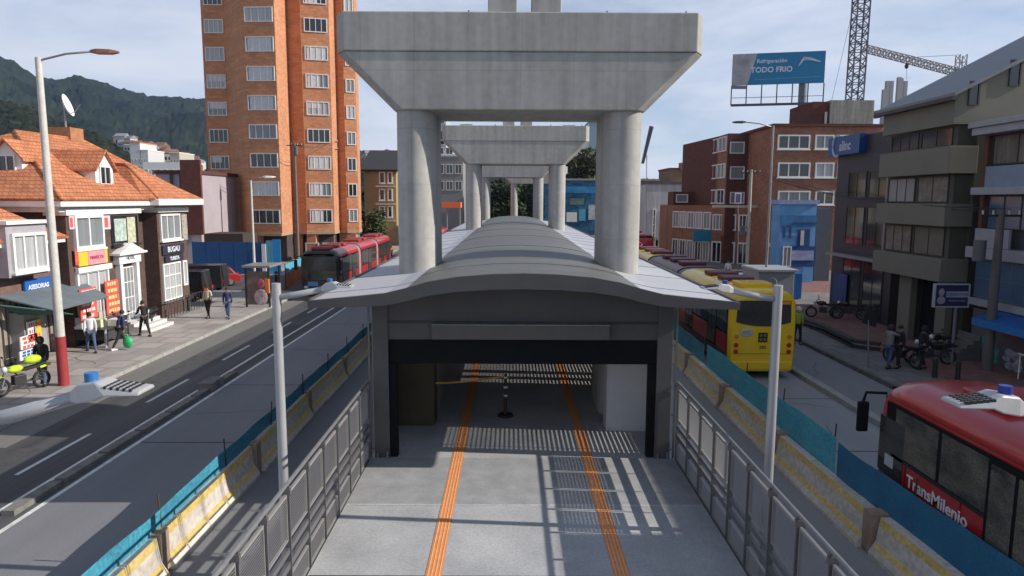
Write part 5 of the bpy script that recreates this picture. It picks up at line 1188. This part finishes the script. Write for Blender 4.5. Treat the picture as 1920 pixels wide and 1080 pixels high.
# ================================================================== RIGHT STREET FRONT
khaki = M('panel_khaki', (.165, .155, .125), .8, amt=.08, scale=.7); khakid = M('wall_khaki_dark', (.075, .068, .052), .85, amt=.1)
br = thing('khaki_building', 'khaki concrete apartment building with boxy balconies and steep grey metal roof', 'building', (24, 32.5, .15))
MB().box(19.7, 32, 29.8, 35.5, .15, 10.6).build('wall', khakid, br)
slope = .52; ex = 18.35; ez = 11.2
def rz_(x): return ez + (x - ex) * slope
MB().loft([[(18.6, y, 9.95), (32, y, 9.95), (32, y, rz_(32) - .2), (18.6, y, rz_(18.6) - .2)] for y in (29.75, 30.0)]).build('gable_wall', khaki, br)
MB().box(18.62, 18.9, 30.002, 35.4, 9.95, rz_(18.62) - .15).build('parapet', khaki, br)
MB().loft([[(ex, 29.4, ez - .14), (32.5, 29.4, rz_(32.5) - .14), (32.5, 29.4, rz_(32.5)), (ex, 29.4, ez)], [(ex, 35.7, ez - .14), (32.5, 35.7, rz_(32.5) - .14), (32.5, 35.7, rz_(32.5)), (ex, 35.7, ez)]]).build('roof', M('metal_roof_grey', (.17, .18, .20), .5, .3, amt=.08, st=(1, 5, 1)), br)
MB().box(ex - .1, ex + .12, 29.4, 35.7, ez - .3, ez - .142).build('gutter', dark, br)
for z0, z1 in ((7.9, 9.05), (5.65, 6.62), (3.25, 4.25)):
    MB().box(18.5, 19.72, 29.7, 35.3, z0, z1).build('balcony', khaki, br, bevel=.02)
for z0, z1, pms in ((9.05, 9.93, (glass, glass)), (6.62, 7.88, (curt2, M('blinds_beige', (.16, .14, .115), .6, amt=.4, scale=3))), (4.25, 5.63, (M('blinds_beige', (.16, .14, .115), .6), M('wall_beige_dim', (.15, .13, .10), .8)))):
    MB().box(18.95, 19.71, 29.95, 35.2, z0 + .002, z1 - .002).build('room_wall', khakid, br)
    window(br, (18.95, 33.9, z0 + .05), FN, 2.3, z1 - z0 - .1, cols=3, t=.05, fm=dark, pm=pms[0]); window(br, (18.95, 31.4, z0 + .05), FN, 2.3, z1 - z0 - .1, cols=2, t=.05, fm=dark, pm=pms[1])
for px0, px1, py0, py1 in ((1814, 1838, 152, 198), (1890, 1916, 112, 162)): winY(br, px0, px1, py0, py1, 29.74, cols=1, t=.06, fm=dark, pm=glass)
MB().box(19.0, 19.3, 32.6, 33.6, .15, 3.24).build('pillar', khaki, br); MB().box(19.0, 19.3, 29.9, 30.6, .15, 3.24).build('pillar', khaki, br)
MB().box(19.5, 19.69, 33.7, 35.3, .15, 3.2).build('garage_opening', black, br); MB().box(19.5, 19.69, 30.7, 32.5, .15, 3.2).build('garage_opening', black, br)
b = MB()
for i in range(6): b.box(18.2 - i * .0 + i * .25, 19.6, 28.2, 29.6, .15 + i * .17, .32 + i * .17)
b.build('entrance_steps', M('steps_dark', (.14, .13, .12), .85), br)
bl = thing('blue_glass_building', 'three storey building with blue glass, white floor slabs and pale blue parapets on the right', 'building', (24, 22, .15))
slabm = M('slab_white_dull', (.30, .30, .33), .7, amt=.08); pblue = M('parapet_pale_blue', (.19, .25, .33), .6, amt=.08); gblue = M('glass_deep_blue', (.05, .10, .165), .2, amt=.3, scale=.6, col2=(.09, .16, .25), spec=.8); rbr = M('pillar_rust', (.13, .05, .035), .8)
FXr = 19.6; ya, yb_ = 10.2, 29.2
MB().box(FXr + .3, 32, ya, yb_, .15, 9.4).build('wall', M('wall_dim', (.10, .10, .115), .8), bl)
for z0, z1, pr in ((9.42, 9.72, .5), (7.0, 7.3, .35), (4.4, 4.85, .35)): MB().box(FXr - pr, FXr + .3, ya, yb_ + .1, z0, z1).build('floor_slab', slabm, bl, bevel=.015)
MB().box(FXr - .62, 32, ya - .2, yb_ + .2, 9.722, 9.95).build('roof_slab', slabm, bl, bevel=.02)
yy = yb_ - .1
k = 0
while yy - 3.3 > ya:
    y1_, y0_ = yy, yy - 3.3; ym_ = (y0_ + y1_) / 2
    window(bl, (FXr + .2, ym_, 8.2), FN, 2.9, 1.2, cols=2, t=.06, fm=dark, pm=M('curtain_dim_cream', (.14, .12, .10), .6, amt=.5, scale=1.5, st=(3, 3, .3)) if k % 2 == 0 else glassb)
    MB().box(FXr - .02, FXr + .1, y0_ + .05, y1_ - .15, 7.302, 8.15).build('parapet_panel', pblue, bl)
    window(bl, (FXr + .2, ym_, 5.6), FN, 2.9, 1.38, cols=3, t=.06, fm=dark, pm=(glassb if k % 2 else gblue))
    if k == 0: MB().box(FXr - .2, FXr - .1, y0_ + 1.2, y1_ - .1, 4.86, 5.62).build('balcony_panel', slabm, bl)
    else: MB().box(FXr - .2, FXr - .16, y0_ + .1, y1_ - .1, 4.86, 5.6).build('balcony_glass', M('balcony_glass', (.07, .10, .12), .15, amt=.2), bl)
    window(bl, (FXr + .05, ym_, 2.75), FN, 3.25, 1.62, cols=3, rows=2, t=.035, fm=M('mullion_blue', (.10, .13, .17), .5), pm=gblue)
    MB().box(FXr + .02, FXr + .28, y1_ - .12, y1_ + .1, 4.87, 9.41).build('pillar', rbr, bl)
    yy -= 3.3; k += 1
MB().box(FXr - .25, FXr + .25, ya, yb_ - .2, 2.45, 2.72).build('sill_band', slabm, bl)
pl = plateX(1828, 1916, 560, 584, 18.9, .1); o = MB().loft([[(18.5, y, 2.05), (19.55, y, 2.40), (19.55, y, 2.46), (18.5, y, 2.11)] for y in (yb_ - 7.5, yb_ - 1.9)]).build('shop_awning', M('awning_blue', (.01, .10, .33), .6, amt=.3, scale=2), bl)
MB().box(18.44, 18.5, yb_ - 7.5, yb_ - 1.9, 1.85, 2.12).build('awning_valance', M('valance_bright_blue', (.02, .17, .45), .6), bl)
MB().box(FXr - .05, FXr + .2, yb_ - 3.6, yb_ - .3, .16, 2.3).build('graffiti_shutter', M('shutter_dark', (.10, .09, .10), .6, amt=.2, st=(1, 1, 14)), bl)
for a_, c_, z0, z1, m_ in ((-.9, 1.0, 1.2, 2.1, M('graffiti_red', (.26, .05, .06), .7, amt=.5, scale=3)), (-.2, 1.2, .35, 1.15, M('graffiti_teal', (.04, .22, .20), .7, amt=.5, scale=3)), (-1.4, -.3, .3, .9, M('graffiti_pale', (.28, .30, .35), .7, amt=.5, scale=4))):
    bq = MB(); rnd = random.Random(int(z0 * 10)); yc = yb_ - 2.0
    for i in range(9): u = yc + rnd.uniform(a_, c_); zz = rnd.uniform(z0, z1); bq.ell((FXr - .055, u, zz), .008, rnd.uniform(.12, .3), rnd.uniform(.08, .2), 10, 6)
    bq.build('graffiti_paint', m_, bl)
window(bl, (FXr + .1, yb_ - 5.6, .2), FN, 3.2, 1.95, cols=3, rows=2, t=.06, fm=M('shop_frame_pale', (.35, .36, .36), .6), pm=M('shop_glass_green', (.06, .09, .08), .15, amt=.5, scale=2), name='shopfront')
window(bl, (FXr + .1, yb_ - 9.4, .2), FN, 3.4, 2.2, cols=3, rows=2, t=.06, fm=M('shop_frame_pale', (.35, .36, .36), .6), pm=glassb, name='shopfront')
b = MB()
for i in range(16): b.cyl((18.95, yb_ - 4 - i * .35, .15), (18.95, yb_ - 4 - i * .35, 1.1), .025, n=6)
b.box(18.92, 18.98, yb_ - 9.4, yb_ - 3.9, 1.08, 1.13); b.build('white_railing', white, bl)
# unseen taller neighbour past the row, added to shade the near platform
nb_ = thing('unseen_shade_building', 'plain grey four storey building out of view past the right row, added for its shadow on the platform', 'building', (25, 4, .15))
MB().box(19.3, 32, -12, 10.0, .15, 10.95).build('wall', gryw, nb_); MB().box(19.1, 32, -12.1, 10.1, 10.952, 11.15).build('coping', slabm, nb_)
for i in range(6):
    for j in range(4): window(nb_, (19.3, -9 + i * 3.4, 1.0 + j * 2.6), FN, 2.2, 1.5, cols=2, pm=glassb)
# projecting white-framed sign
sA = X(1750, 550, 17.6); t = thing('projecting_sign', 'white framed navy sign with a white band projecting over the right pavement', 'shop sign', (17.9, 27.4, .15))
p0 = D(1751, 575, 27.4); p1 = D(1816, 532, 27.4)
MB().box(p0.x, p1.x, 27.36, 27.46, p0.z + .03, p1.z - .05).build('sign_board', M('sign_navy', (.02, .02, .07), .5), t)
b = MB(); f_ = .05; b.box(p0.x - f_, p1.x + f_, 27.33, 27.48, p0.z - .02, p0.z + .028).box(p0.x - f_, p1.x + f_, 27.33, 27.48, p1.z - .048, p1.z).box(p0.x - f_, p0.x - .002, 27.33, 27.48, p0.z + .028, p1.z - .048).box(p1.x + .002, p1.x + f_, 27.33, 27.48, p0.z + .028, p1.z - .048); b.build('frame', M('frame_pale', (.35, .35, .40), .6), t)
zc_ = (p0.z + p1.z) / 2; MB().box(p0.x + .42, p1.x - .02, 27.345, 27.358, zc_ - .08, zc_ + .16).build('white_band', M('band_pale_blue', (.28, .31, .42), .6), t)
o = MB().ell((p0.x + .24, 27.35, zc_ + .12), .12, .015, .16, 10, 8).ell((p0.x + .24, 27.352, zc_ - .2), .17, .012, .16, 10, 8).build('portrait_mark', M('portrait_pale', (.30, .26, .30), .6), t)
MB().cyl(((p0.x + p1.x) / 2 + .3, 27.5, .15), ((p0.x + p1.x) / 2 + .3, 27.5, p0.z), .06, n=10).build('post', M('post_dull', (.16, .16, .19), .6), t)
text(t, 'sign_lettering', 'CONSULTORIO', .15, ((p0.x + p1.x) / 2 + .22, 27.343, zc_ + .04), ROTC, M('sign_navy', (.02, .02, .07)), .9)
text(t, 'sign_lettering', 'ODONTOLOGIA', .10, ((p0.x + p1.x) / 2 + .22, 27.352, zc_ - .22), ROTC, M('band_pale_blue', (.28, .31, .42)), .9)
# navy building with blue sign
nv_ = thing('navy_building', 'narrow black and navy building with a blue sign near its roof', 'building', (24, 39.5, .15))
navw = M('wall_navy_black', (.025, .027, .04), .5, amt=.2); MB().box(20.0, 31, 36.0, 43, .15, 10.45).build('wall', navw, nv_)
pl = plateX(1565, 1624, 255, 290, 19.99, .14); y0_, y1_, z0, z1 = pl[2], pl[3], pl[4], pl[5]
o = MB().box(19.6, 19.99, y0_, y1_, z0, z1).build('roof_sign', M('sign_deep_blue', (.008, .06, .22), .4, amt=.1), nv_)
yc = (y0_ + y1_) / 2; zc_ = (z0 + z1) / 2
wl = M('lettering_blue_white', (.42, .46, .58), .5)
b = MB(); P = [(19.585, yc + .75 * 1 + .55 * math.cos(a), zc_ - .05 + .72 * math.sin(a)) for a in [R_(d_) for d_ in range(-60, 250, 15)]]
P = [(19.585, yc + .95 + .42 * math.cos(a), zc_ + .68 * math.sin(a)) for a in [R_(60 - d_ * 15 + 360) * -1 for d_ in range(0, 15)]]
MB().tube([(19.585, yc + .75 + .5 * math.sin(R_(t_)), zc_ + .02 + .62 * math.cos(R_(t_))) for t_ in range(-20, 215, 12)], .07, 6).build('sign_arc', wl, o)
text(o, 'sign_lettering', 'alinc', .78, (19.592, yc - .25, zc_ - .05), ROTR, wl, 1.0, bold=.02)
for z0_, hh in ((6.9, 1.5), (4.2, 2.2), (.3, 3.2)):
    for yq in (38.0, 40.4): window(nv_, (20.0, yq, z0_), FN, 2.1, hh, cols=2, t=.05, fm=dark, pm=glass)
MB().box(19.75, 19.99, 36.5, 36.85, 3.6, 8.9).build('light_strip_panel', M('panel_pale_grey', (.22, .22, .26), .6), nv_)
MB().box(19.5, 19.99, 36.1, 42.9, 3.45, 3.6).build('ledge', M('ledge_grey', (.22, .23, .26), .6), nv_)
MB().box(*plateX(1563, 1588, 512, 568, 19.9, .05)).build('blue_poster', M('poster_navy', (.02, .05, .18), .5, amt=.3), nv_)
# planters / low walls on right pavement
t = thing('low_wall_seat', 'dark angular low concrete wall seat on the red paving', 'bench', (16, 30, .15)); P = [G(1496, 606, .15), G(1540, 622, .15), G(1600, 652, .15), G(1650, 658, .15)]
for dz, w_, nm in ((.32, .35, 'seat_slab'), (.05, .22, 'base_course')):
    b = MB()
    for p, q in zip(P, P[1:]): b.bar((p.x, p.y, .15 + dz), (q.x, q.y, .15 + dz), .14, w_)
    b.build(nm, M('wall_seat_dark', (.05, .045, .045), .8), t)
for px, py in ((1556, 640), (1680, 722)): p = G(px, py, .006); onmesh(MB().box(p.x - .15, p.x + .15, p.y - .9, p.y + .9, .005, .13), 'kerb_stone', M('kerb_black', (.04, .04, .045), .8), 'dark kerb block at the right road edge, %s of the two' % ('farther' if px < 1600 else 'nearer'), 'kerb block')
# ================================================================== BILLBOARD, CRANES
t = thing('billboard', 'large blue roadside billboard on a single column above the brick block', 'billboard', tuple(D(1508, 240, 88)))
Yb = 88; L0, L1 = D(1372, 157, Yb + 1.2), D(1545, 157, Yb - 1.2); a0, a1 = D(1371, 102, Yb + 1.2), D(1545, 95, Yb - 1.2); l0, l1 = D(1370, 199, Yb + 1.2), D(1541, 192, Yb - 1.2)
u = Vector((L1.x - L0.x, L1.y - L0.y, 0)); Wd = u.length; u.normalize(); nn = Vector((u.y, -u.x, 0)); angb = math.atan2(u.y, u.x)
zt, zm, zb0 = (a0.z + a1.z) / 2, (L0.z + L1.z) / 2 - .05, (l0.z + l1.z) / 2
def bp(s_, z, o_=0): return Vector((L0.x, L0.y, 0)) + u * (Wd * s_) + Vector((0, 0, z)) + nn * o_
def bplate(name, mat, pts, o0, o1, par): return MB().loft([[bp(s_, zm + (zt - zm) * h_, o1) for s_, h_ in pts], [bp(s_, zm + (zt - zm) * h_, o0) for s_, h_ in pts]]).build(name, mat, par)
pn = bplate('advert_panel', M('billboard_blue', (.012, .19, .38), .5, amt=.05), [(0, 0), (1, 0), (1, 1), (0, 1)], -.15, .05, t)
bplate('photo_strip', M('billboard_grey', (.36, .37, .40), .5, amt=.3, scale=.8), [(0.004, .01), (.17, .01), (.27, .99), (.004, .99)], .052, .07, pn)
bw = M('billboard_white', (.62, .68, .74), .5); 
text(pn, 'billboard_lettering', 'Refrigeración', .66, bp(.43, zm + (zt - zm) * .74, .075), (R_(90), 0, angb), bw, 1.0, bold=.01)
text(pn, 'billboard_lettering', 'TODO FRIO', .90, bp(.43, zm + (zt - zm) * .46, .075), (R_(90), R_(0), angb), bw, 1.0, bold=.02)
bplate('rule_line', M('billboard_pale_blue', (.12, .32, .48), .5), [(.24, .15), (.96, .19), (.96, .21), (.24, .17)], .052, .06, pn)
b = MB()
for k in range(3):
    b.tube([bp(.72 + .01 * k, zm + (zt - zm) * (.56 + .05 * k), .09), bp(.77, zm + (zt - zm) * (.74 + .04 * k), .09), bp(.84, zm + (zt - zm) * (.73 + .03 * k), .09), bp(.95, zm + (zt - zm) * .66, .09)], .06, 5)
b.build('swoosh_logo', bw, pn)
bs = M('billboard_steel', (.08, .08, .10), .6)
for i in range(7): MB().bar(bp(i / 6, zb0), bp(i / 6, zm - .02), .11).build('frame_strut', bs, t)
MB().bar(bp(0, zb0), bp(1, zb0), .28).build('catwalk', bs, t); MB().bar(bp(0, zb0 + .9), bp(1, zb0 + .9), .06).build('frame_rail', bs, t); MB().box(*plateY(1372, 1399, 161, 167, Yb + .6, .1)).build('name_plate', M('plate_slate', (.16, .18, .24), .6), t)
q = bp(.79, zb0, -.85); MB().cyl((q.x, q.y, 0), (q.x, q.y, zt - 1), .48, n=16).build('column', M('column_steel_blue', (.13, .16, .20), .5, .3), t, auto=True)
latm = M('crane_steel', (.10, .10, .13), .6)
def lattice(b, p, q, w_, n, r, tri=False):
    p, q = Vector(p), Vector(q); d = (q - p).normalized(); sd_ = d.cross(Vector((0, 1, 0))).normalized() if abs(d.y) < .9 else Vector((1, 0, 0)); up = d.cross(sd_).normalized()
    cs = [sd_ * w_ / 2 + up * w_ / 2, -sd_ * w_ / 2 + up * w_ / 2, -sd_ * w_ / 2 - up * w_ / 2, sd_ * w_ / 2 - up * w_ / 2]
    for c in cs: b.bar(p + c, q + c, r * 1.6)
    for k in range(n):
        f0, f1 = k / n, (k + 1) / n; A, B_ = p.lerp(q, f0), p.lerp(q, f1)
        for i in range(4):
            c, e_ = cs[i], cs[(i + 1) % 4]; b.bar(A + c, A + e_, r); b.bar(A + (c if k % 2 else e_), B_ + (e_ if k % 2 else c), r)
    return b
base = D(1597, 236, 118); topc = D(1606, -60, 118)
t = thing('tower_crane', 'grey lattice mast of a tower crane rising out of the top of the picture', 'crane', (base.x, 118, 0))
lattice(MB(), (base.x, 118, 0), (base.x + .3, 118, topc.z), 2.0, 34, .12).build('mast', latm, t); MB().box(base.x - 2.4, base.x + 2.4, 115.6, 120.4, 0, .6).build('footing', gryw, t)
lattice(MB(), (base.x - 12, 118, topc.z + 1), (base.x + 30, 118, topc.z + 1), 1.4, 30, .1).build('jib', latm, t)
for px_, s_ in ((1578, -1), (1548, -1), (1618, 1)):
    MB().tube([D(px_, 238, 112), (base.x + .2 + s_ * .5, 118, topc.z - 2)], .03, 5).build('guy_cable', latm, t)
t = thing('tower_crane', 'far pale yellow tower crane with a long level jib behind the khaki building roof', 'crane', tuple(D(1798, 300, 190)))
pa, pb, pc = D(1622, 91, 190), D(1775, 131, 176), D(1798, 103, 174)
cm = M('crane_pale', (.32, .28, .27), .6); lattice(MB(), pa, D(1850, 150, 170), 1.5, 40, .12).build('jib', cm, t)
m_ = D(1800, 138, 174); lattice(MB(), (m_.x, m_.y, 0), (m_.x, m_.y, pc.z), 1.7, 24, .12).build('mast', cm, t); MB().tube([pc, D(1700, 108, 183)], .06, 5).build('tie_rod', cm, t)
hk = D(1700, 112, 183); MB().tube([hk, D(1700, 150, 183)], .05, 5).build('hoist_cable', cm, t); MB().ell(D(1700, 124, 183), .5, .4, .7).build('hook_block', dark, t)
t = thing('building_frame', 'unfinished concrete columns of a tall building behind the khaki roof', 'construction site', tuple(D(1680, 300, 150)))
for i, (px, yt) in enumerate(((1658, 168), (1664, 152), (1672, 152), (1686, 145), (1690, 147), (1698, 152))):
    q = D(px, yt, 150 + (i % 3) * 4); MB().box(q.x - .35, q.x + .35, q.y - .35, q.y + .35, 0, q.z).build('column', M('raw_concrete_pale', (.33, .33, .35), .9), t)
q0, q1 = D(1652, 205, 149), D(1704, 205, 149); MB().box(q0.x, q1.x, 149, 162, q0.z - .4, q0.z).build('floor_slab', gryw, t)
# ================================================================== HILLS
from mathutils import noise as mnoise
def terrain(name, ridge, Yf, Yr, zf, mat, amp, seed, px0=-300, px1=2200, rows=60, step=6, fine=1.0):
    b = MB(); cols = list(range(px0, px1 + 1, step)); vs = []
    def rid(px):
        for (x0, y0), (x1, y1) in zip(ridge, ridge[1:]):
            if x0 <= px <= x1: f = (px - x0) / (x1 - x0); return y0 + (y1 - y0) * (f * f * (3 - 2 * f) * .5 + f * .5)
        return ridge[0][1] if px < ridge[0][0] else ridge[-1][1]
    nr = rows + 8
    for j in range(nr):
        t_ = j / (rows - 1)
        for px in cols:
            Y = Yf + (Yr - Yf) * t_; ztop = D(px, rid(px), Yr).z; x = D(px, 375, Y).x; q = Vector((x / 260, Y / 420, seed))
            n_ = mnoise.fractal(q, 1.0, 2.1, 5); rg_ = 1 - abs(mnoise.noise(q * 1.7)) * 2
            f_ = mnoise.noise(Vector((x / 9, Y / 9, seed))) + .6 * mnoise.noise(Vector((x / 4, Y / 4, seed)))
            if t_ <= 1: z = zf + (ztop - zf) * t_ ** 1.1 + amp * (n_ + rg_ * .7) * math.sin(math.pi * t_ * .93) * max(0, ztop - zf) / 100 + fine * f_ * (.3 + t_)
            else: z = ztop - (t_ - 1) * (ztop - zf) * 1.5
            vs.append((x, Y, z))
    fs = []; m = len(cols)
    for j in range(nr - 1):
        for i in range(m - 1): fs.append((j * m + i, j * m + i + 1, (j + 1) * m + i + 1, (j + 1) * m + i))
    b.add(vs, fs); return setting(b.build(name, mat, None, fix=False))
far_m = M('hill_forest_far', (.005, .010, .008), .95, amt=.6, scale=.012, col2=(.024, .032, .016), fine=.05, spec=.05)
near_m = M('hill_forest_near', (.006, .010, .005), .95, amt=.6, scale=.03, col2=(.030, .034, .017), fine=.14, spec=.05)
terrain('mountain', [(-500, 20), (-200, 60), (0, 97), (40, 118), (85, 148), (118, 153), (158, 147), (200, 160), (240, 174), (290, 187), (335, 184), (385, 192), (480, 225), (600, 262), (680, 284), (735, 286), (800, 300), (900, 318), (1000, 330), (1130, 322), (1200, 338), (1290, 342), (1500, 345), (2420, 345)], 900, 2300, 0, far_m, 16, 4, fine=7)
terrain('hill', [(-500, 150), (-100, 175), (0, 186), (60, 196), (110, 222), (170, 246), (240, 272), (300, 292), (380, 306), (460, 318), (640, 316), (735, 306), (850, 322), (1000, 340), (2420, 352)], 330, 760, 0, near_m, 9, 9, fine=4)
rh = random.Random(21)
hcol = [('cream', M('hill_wall_cream', (.42, .38, .32), .9)), ('white', M('hill_wall_white', (.52, .52, .52), .9)), ('brick', M('hill_wall_brick', (.28, .13, .085), .9))]
protos = []
for nm, mt_ in hcol:
    t = thing('hillside_house', {'cream': 'small cream house on the distant wooded hillside', 'white': 'small white house on the distant wooded hillside', 'brick': 'small reddish brick house on the distant wooded hillside'}[nm], 'house', (0, 0, 0), group=nm + ' houses on the hillside')
    MB().box(-5, 5, -4, 4, -6, 6).build('wall', mt_, t); MB().loft([[(-5.5, -4.6, 6), (5.5, -4.6, 6), (5.5, 0, 8.2), (-5.5, 0, 8.2)], [(-5.5, 4.6, 6), (5.5, 4.6, 6), (5.5, .01, 8.2), (-5.5, .01, 8.2)]]).build('roof', M('hill_roof_' + nm, (.20, .10, .07) if nm != 'white' else (.25, .25, .26), .9), t)
    for i in range(3): MB().box(-3.6 + i * 2.8, -2.0 + i * 2.8, -4.06, -4.0, 1, 3.4).build('window', glass, t)
    protos.append(t)
def hill_line(px): return 266 + (px - 235) * .36 if px < 400 else 288
cnt = 0
from mathutils.bvhtree import BVHTree
hills = [o for o in COL.objects if o.name in ('hill', 'mountain')]
trees_ = [BVHTree.FromPolygons([v.co.copy() for v in o.data.vertices], [tuple(p.vertices) for p in o.data.polygons]) for o in hills]
def on_hill(px, py):
    d = ray(px, py).normalized(); best = None
    for tr in trees_:
        h_ = tr.ray_cast(C0, d)
        if h_[0] is not None and (best is None or h_[3] < best[1]): best = (h_[0], h_[3])
    return best[0] if best else None
for k in range(110):
    if k < 85: px = rh.uniform(222, 378); py = hill_line(px) + abs(rh.gauss(0, 13)) - 3
    else: px = rh.uniform(684, 738); py = rh.uniform(285, 312)
    q = on_hill(px, py)
    if q is None: continue
    pr = rh.choice(protos); s_ = rh.uniform(.5, 1.0) * min(1.6, q.y / 600)
    c = dup(pr, (q.x, q.y - 3, q.z + 1), R_(rh.uniform(-35, 35))); c.scale = (s_, s_, s_ * rh.uniform(.8, 1.5)); cnt += 1
for t in protos:
    q = on_hill({0: 292, 1: 312, 2: 352}[protos.index(t)], 300); t.location = (q.x, q.y - 3, q.z)
for px0, px1, yt, lab, m_ in ((243, 262, 268, 'white apartment block with an orange top above the brick house roof', M('hill_wall_white', (.52, .52, .52))), (262, 277, 282, 'lower white block beside the orange topped one', M('hill_wall_white', (.52, .52, .52))), (318, 336, 287, 'pale block of flats on the hill left of the orange tower', M('hill_wall_cream', (.42, .38, .32)))):
    t = block('apartment_block', lab, 'building', px0, px1, yt, 300, 14, m_, M('top_orange', (.5, .2, .08), .8) if px0 == 243 else white, (3, 7, (4, 3), .6, 1.4, [glass]))
block('low_white_building', 'long low white building at the foot of the hill right of the brick house roof', 'building', 268, 340, 304, 170, 10, white, None, (6, 1, (12.2, 3), .5, 1.5, [glass]))
# ================================================================== TREES
leafs = {}
def leafmat(i): return M('foliage_%s' % i, *{'dark': ((.014, .022, .009), .9), 'olive': ((.035, .045, .014), .9), 'mid': ((.03, .05, .016), .9)}[i], amt=.4, scale=.6, col2={'dark': (.04, .055, .02), 'olive': (.085, .085, .03), 'mid': (.07, .10, .035)}[i])
barkm = M('bark', (.07, .05, .035), .95, amt=.3)
def tree(label, x, y, h, r, kind='dark', n=3200, leaf=.32, z=0, seed=1, name='tree', group=None):
    rnd = random.Random(seed); t = thing(name, label, 'tree', (x, y, z), group=group); b = MB(); ht = h * .32
    b.tube([(x, y, z), (x + .1, y, z + ht * .6), (x - .1, y, z + h * .7)], [r * .09, r * .07, r * .03], 9); blobs = []
    for k in range(16):
        a = rnd.uniform(0, 6.28); rr_ = r * rnd.uniform(.15, .8); zz = z + rnd.uniform(ht * .8, h * .93); kk = 1 - abs((zz - z - h * .6) / (h * .5)) * .6; c = Vector((x + rr_ * kk * math.cos(a), y + rr_ * kk * math.sin(a), zz)); blobs.append((c, r * rnd.uniform(.28, .5)))
        s0 = Vector((x, y, z + rnd.uniform(ht * .6, h * .6))); b.tube([s0, (s0 + c) / 2 + Vector((0, 0, .2)), c], [r * .03, r * .02, r * .008], 6)
    b.build('trunk', barkm, t, smooth=True)
    vs = []; fs = []
    for k in range(n):
        c, br_ = blobs[rnd.randrange(len(blobs))]; d = Vector((rnd.gauss(0, 1), rnd.gauss(0, 1), rnd.gauss(0, .8))); d.normalize(); p = c + d * br_ * rnd.uniform(.55, 1.08)
        u1 = Vector((rnd.gauss(0, 1), rnd.gauss(0, 1), rnd.gauss(0, .6))).normalized(); v1 = u1.cross(Vector((rnd.gauss(0, 1), rnd.gauss(0, 1), rnd.gauss(0, 1)))).normalized(); s_ = leaf * rnd.uniform(.6, 1.4)
        o = len(vs); vs += [p - u1 * s_, p + v1 * s_ * .6, p + u1 * s_, p - v1 * s_ * .6]; fs.append((o, o + 1, o + 2, o + 3))
    q = MB(); q.add(vs, fs); q.build('crown', leafmat(kind), t, fix=False)
    return t
for i, (px, Y, h_, r_, kd, lab) in enumerate(((938, 128, 9.5, 4.2, 'dark', 'dark leafy tree closing the street between the far columns, left one'), (915, 140, 10.2, 4.5, 'dark', 'dark tree peeking out left behind the far columns'), (968, 142, 10.5, 5, 'mid', 'dark tree behind the farthest pier column'),
      (1094, 160, 17.5, 7.5, 'olive', 'broad olive green tree above the mural building'), (1150, 170, 15.5, 7, 'olive', 'second olive tree behind the right column of the nearest pier'), (1010, 165, 13.5, 7, 'dark', 'dark tree rising behind the second pier'), (880, 150, 9, 4, 'dark', 'dark tree between the columns of the second pier, far left'), (1050, 175, 15, 7, 'dark', 'dark round tree left of the olive tree'))):
    q = D(px, 375, Y); tree(lab, q.x, q.y, h_, r_, kd, seed=40 + i, n=3600, leaf=.45)
q = D(700, 375, 92); tree('small dark tree on the pavement before the ochre old building', q.x, 92, 5.2, 2.2, 'mid', seed=70, n=1800, leaf=.25)
q = D(684, 375, 108); tree('dark tree at the left corner of the ochre old building', q.x, 112, 8.5, 2.6, 'dark', seed=71, n=1800, leaf=.3)
# people and cars too far to read keep their own things only where the photograph shows them
for i, (px, Y, lab) in enumerate(((708, 74, 'dark car queuing behind the oncoming red bus'), (722, 84, 'orange taxi behind the dark queued car'))):
    c = car('queuing_car', lab, M('car_dark_grey', (.04, .04, .045), .3) if i == 0 else M('car_orange', (.5, .14, .03), .3)); q = D(px, 375, Y); c.location = (q.x, Y, 0); c.rotation_euler = (0, 0, math.pi)

# ================================================================== HAZE
hz = MB().box(-2600, 2600, -60, 3000, -1.1, 620).build('haze', [], None); hz['kind'] = 'stuff'
hm = bpy.data.materials.new('haze'); hm.use_nodes = True; ht_ = hm.node_tree; ht_.nodes.clear()
pv_ = ht_.nodes.new('ShaderNodeVolumePrincipled'); pv_.inputs['Density'].default_value = .00008; pv_.inputs['Color'].default_value = (.45, .62, .95, 1); pv_.inputs['Anisotropy'].default_value = .2
ho = ht_.nodes.new('ShaderNodeOutputMaterial'); ht_.links.new(pv_.outputs[0], ho.inputs['Volume']); hz.data.materials.append(hm)
S.cycles.volume_bounces = 0
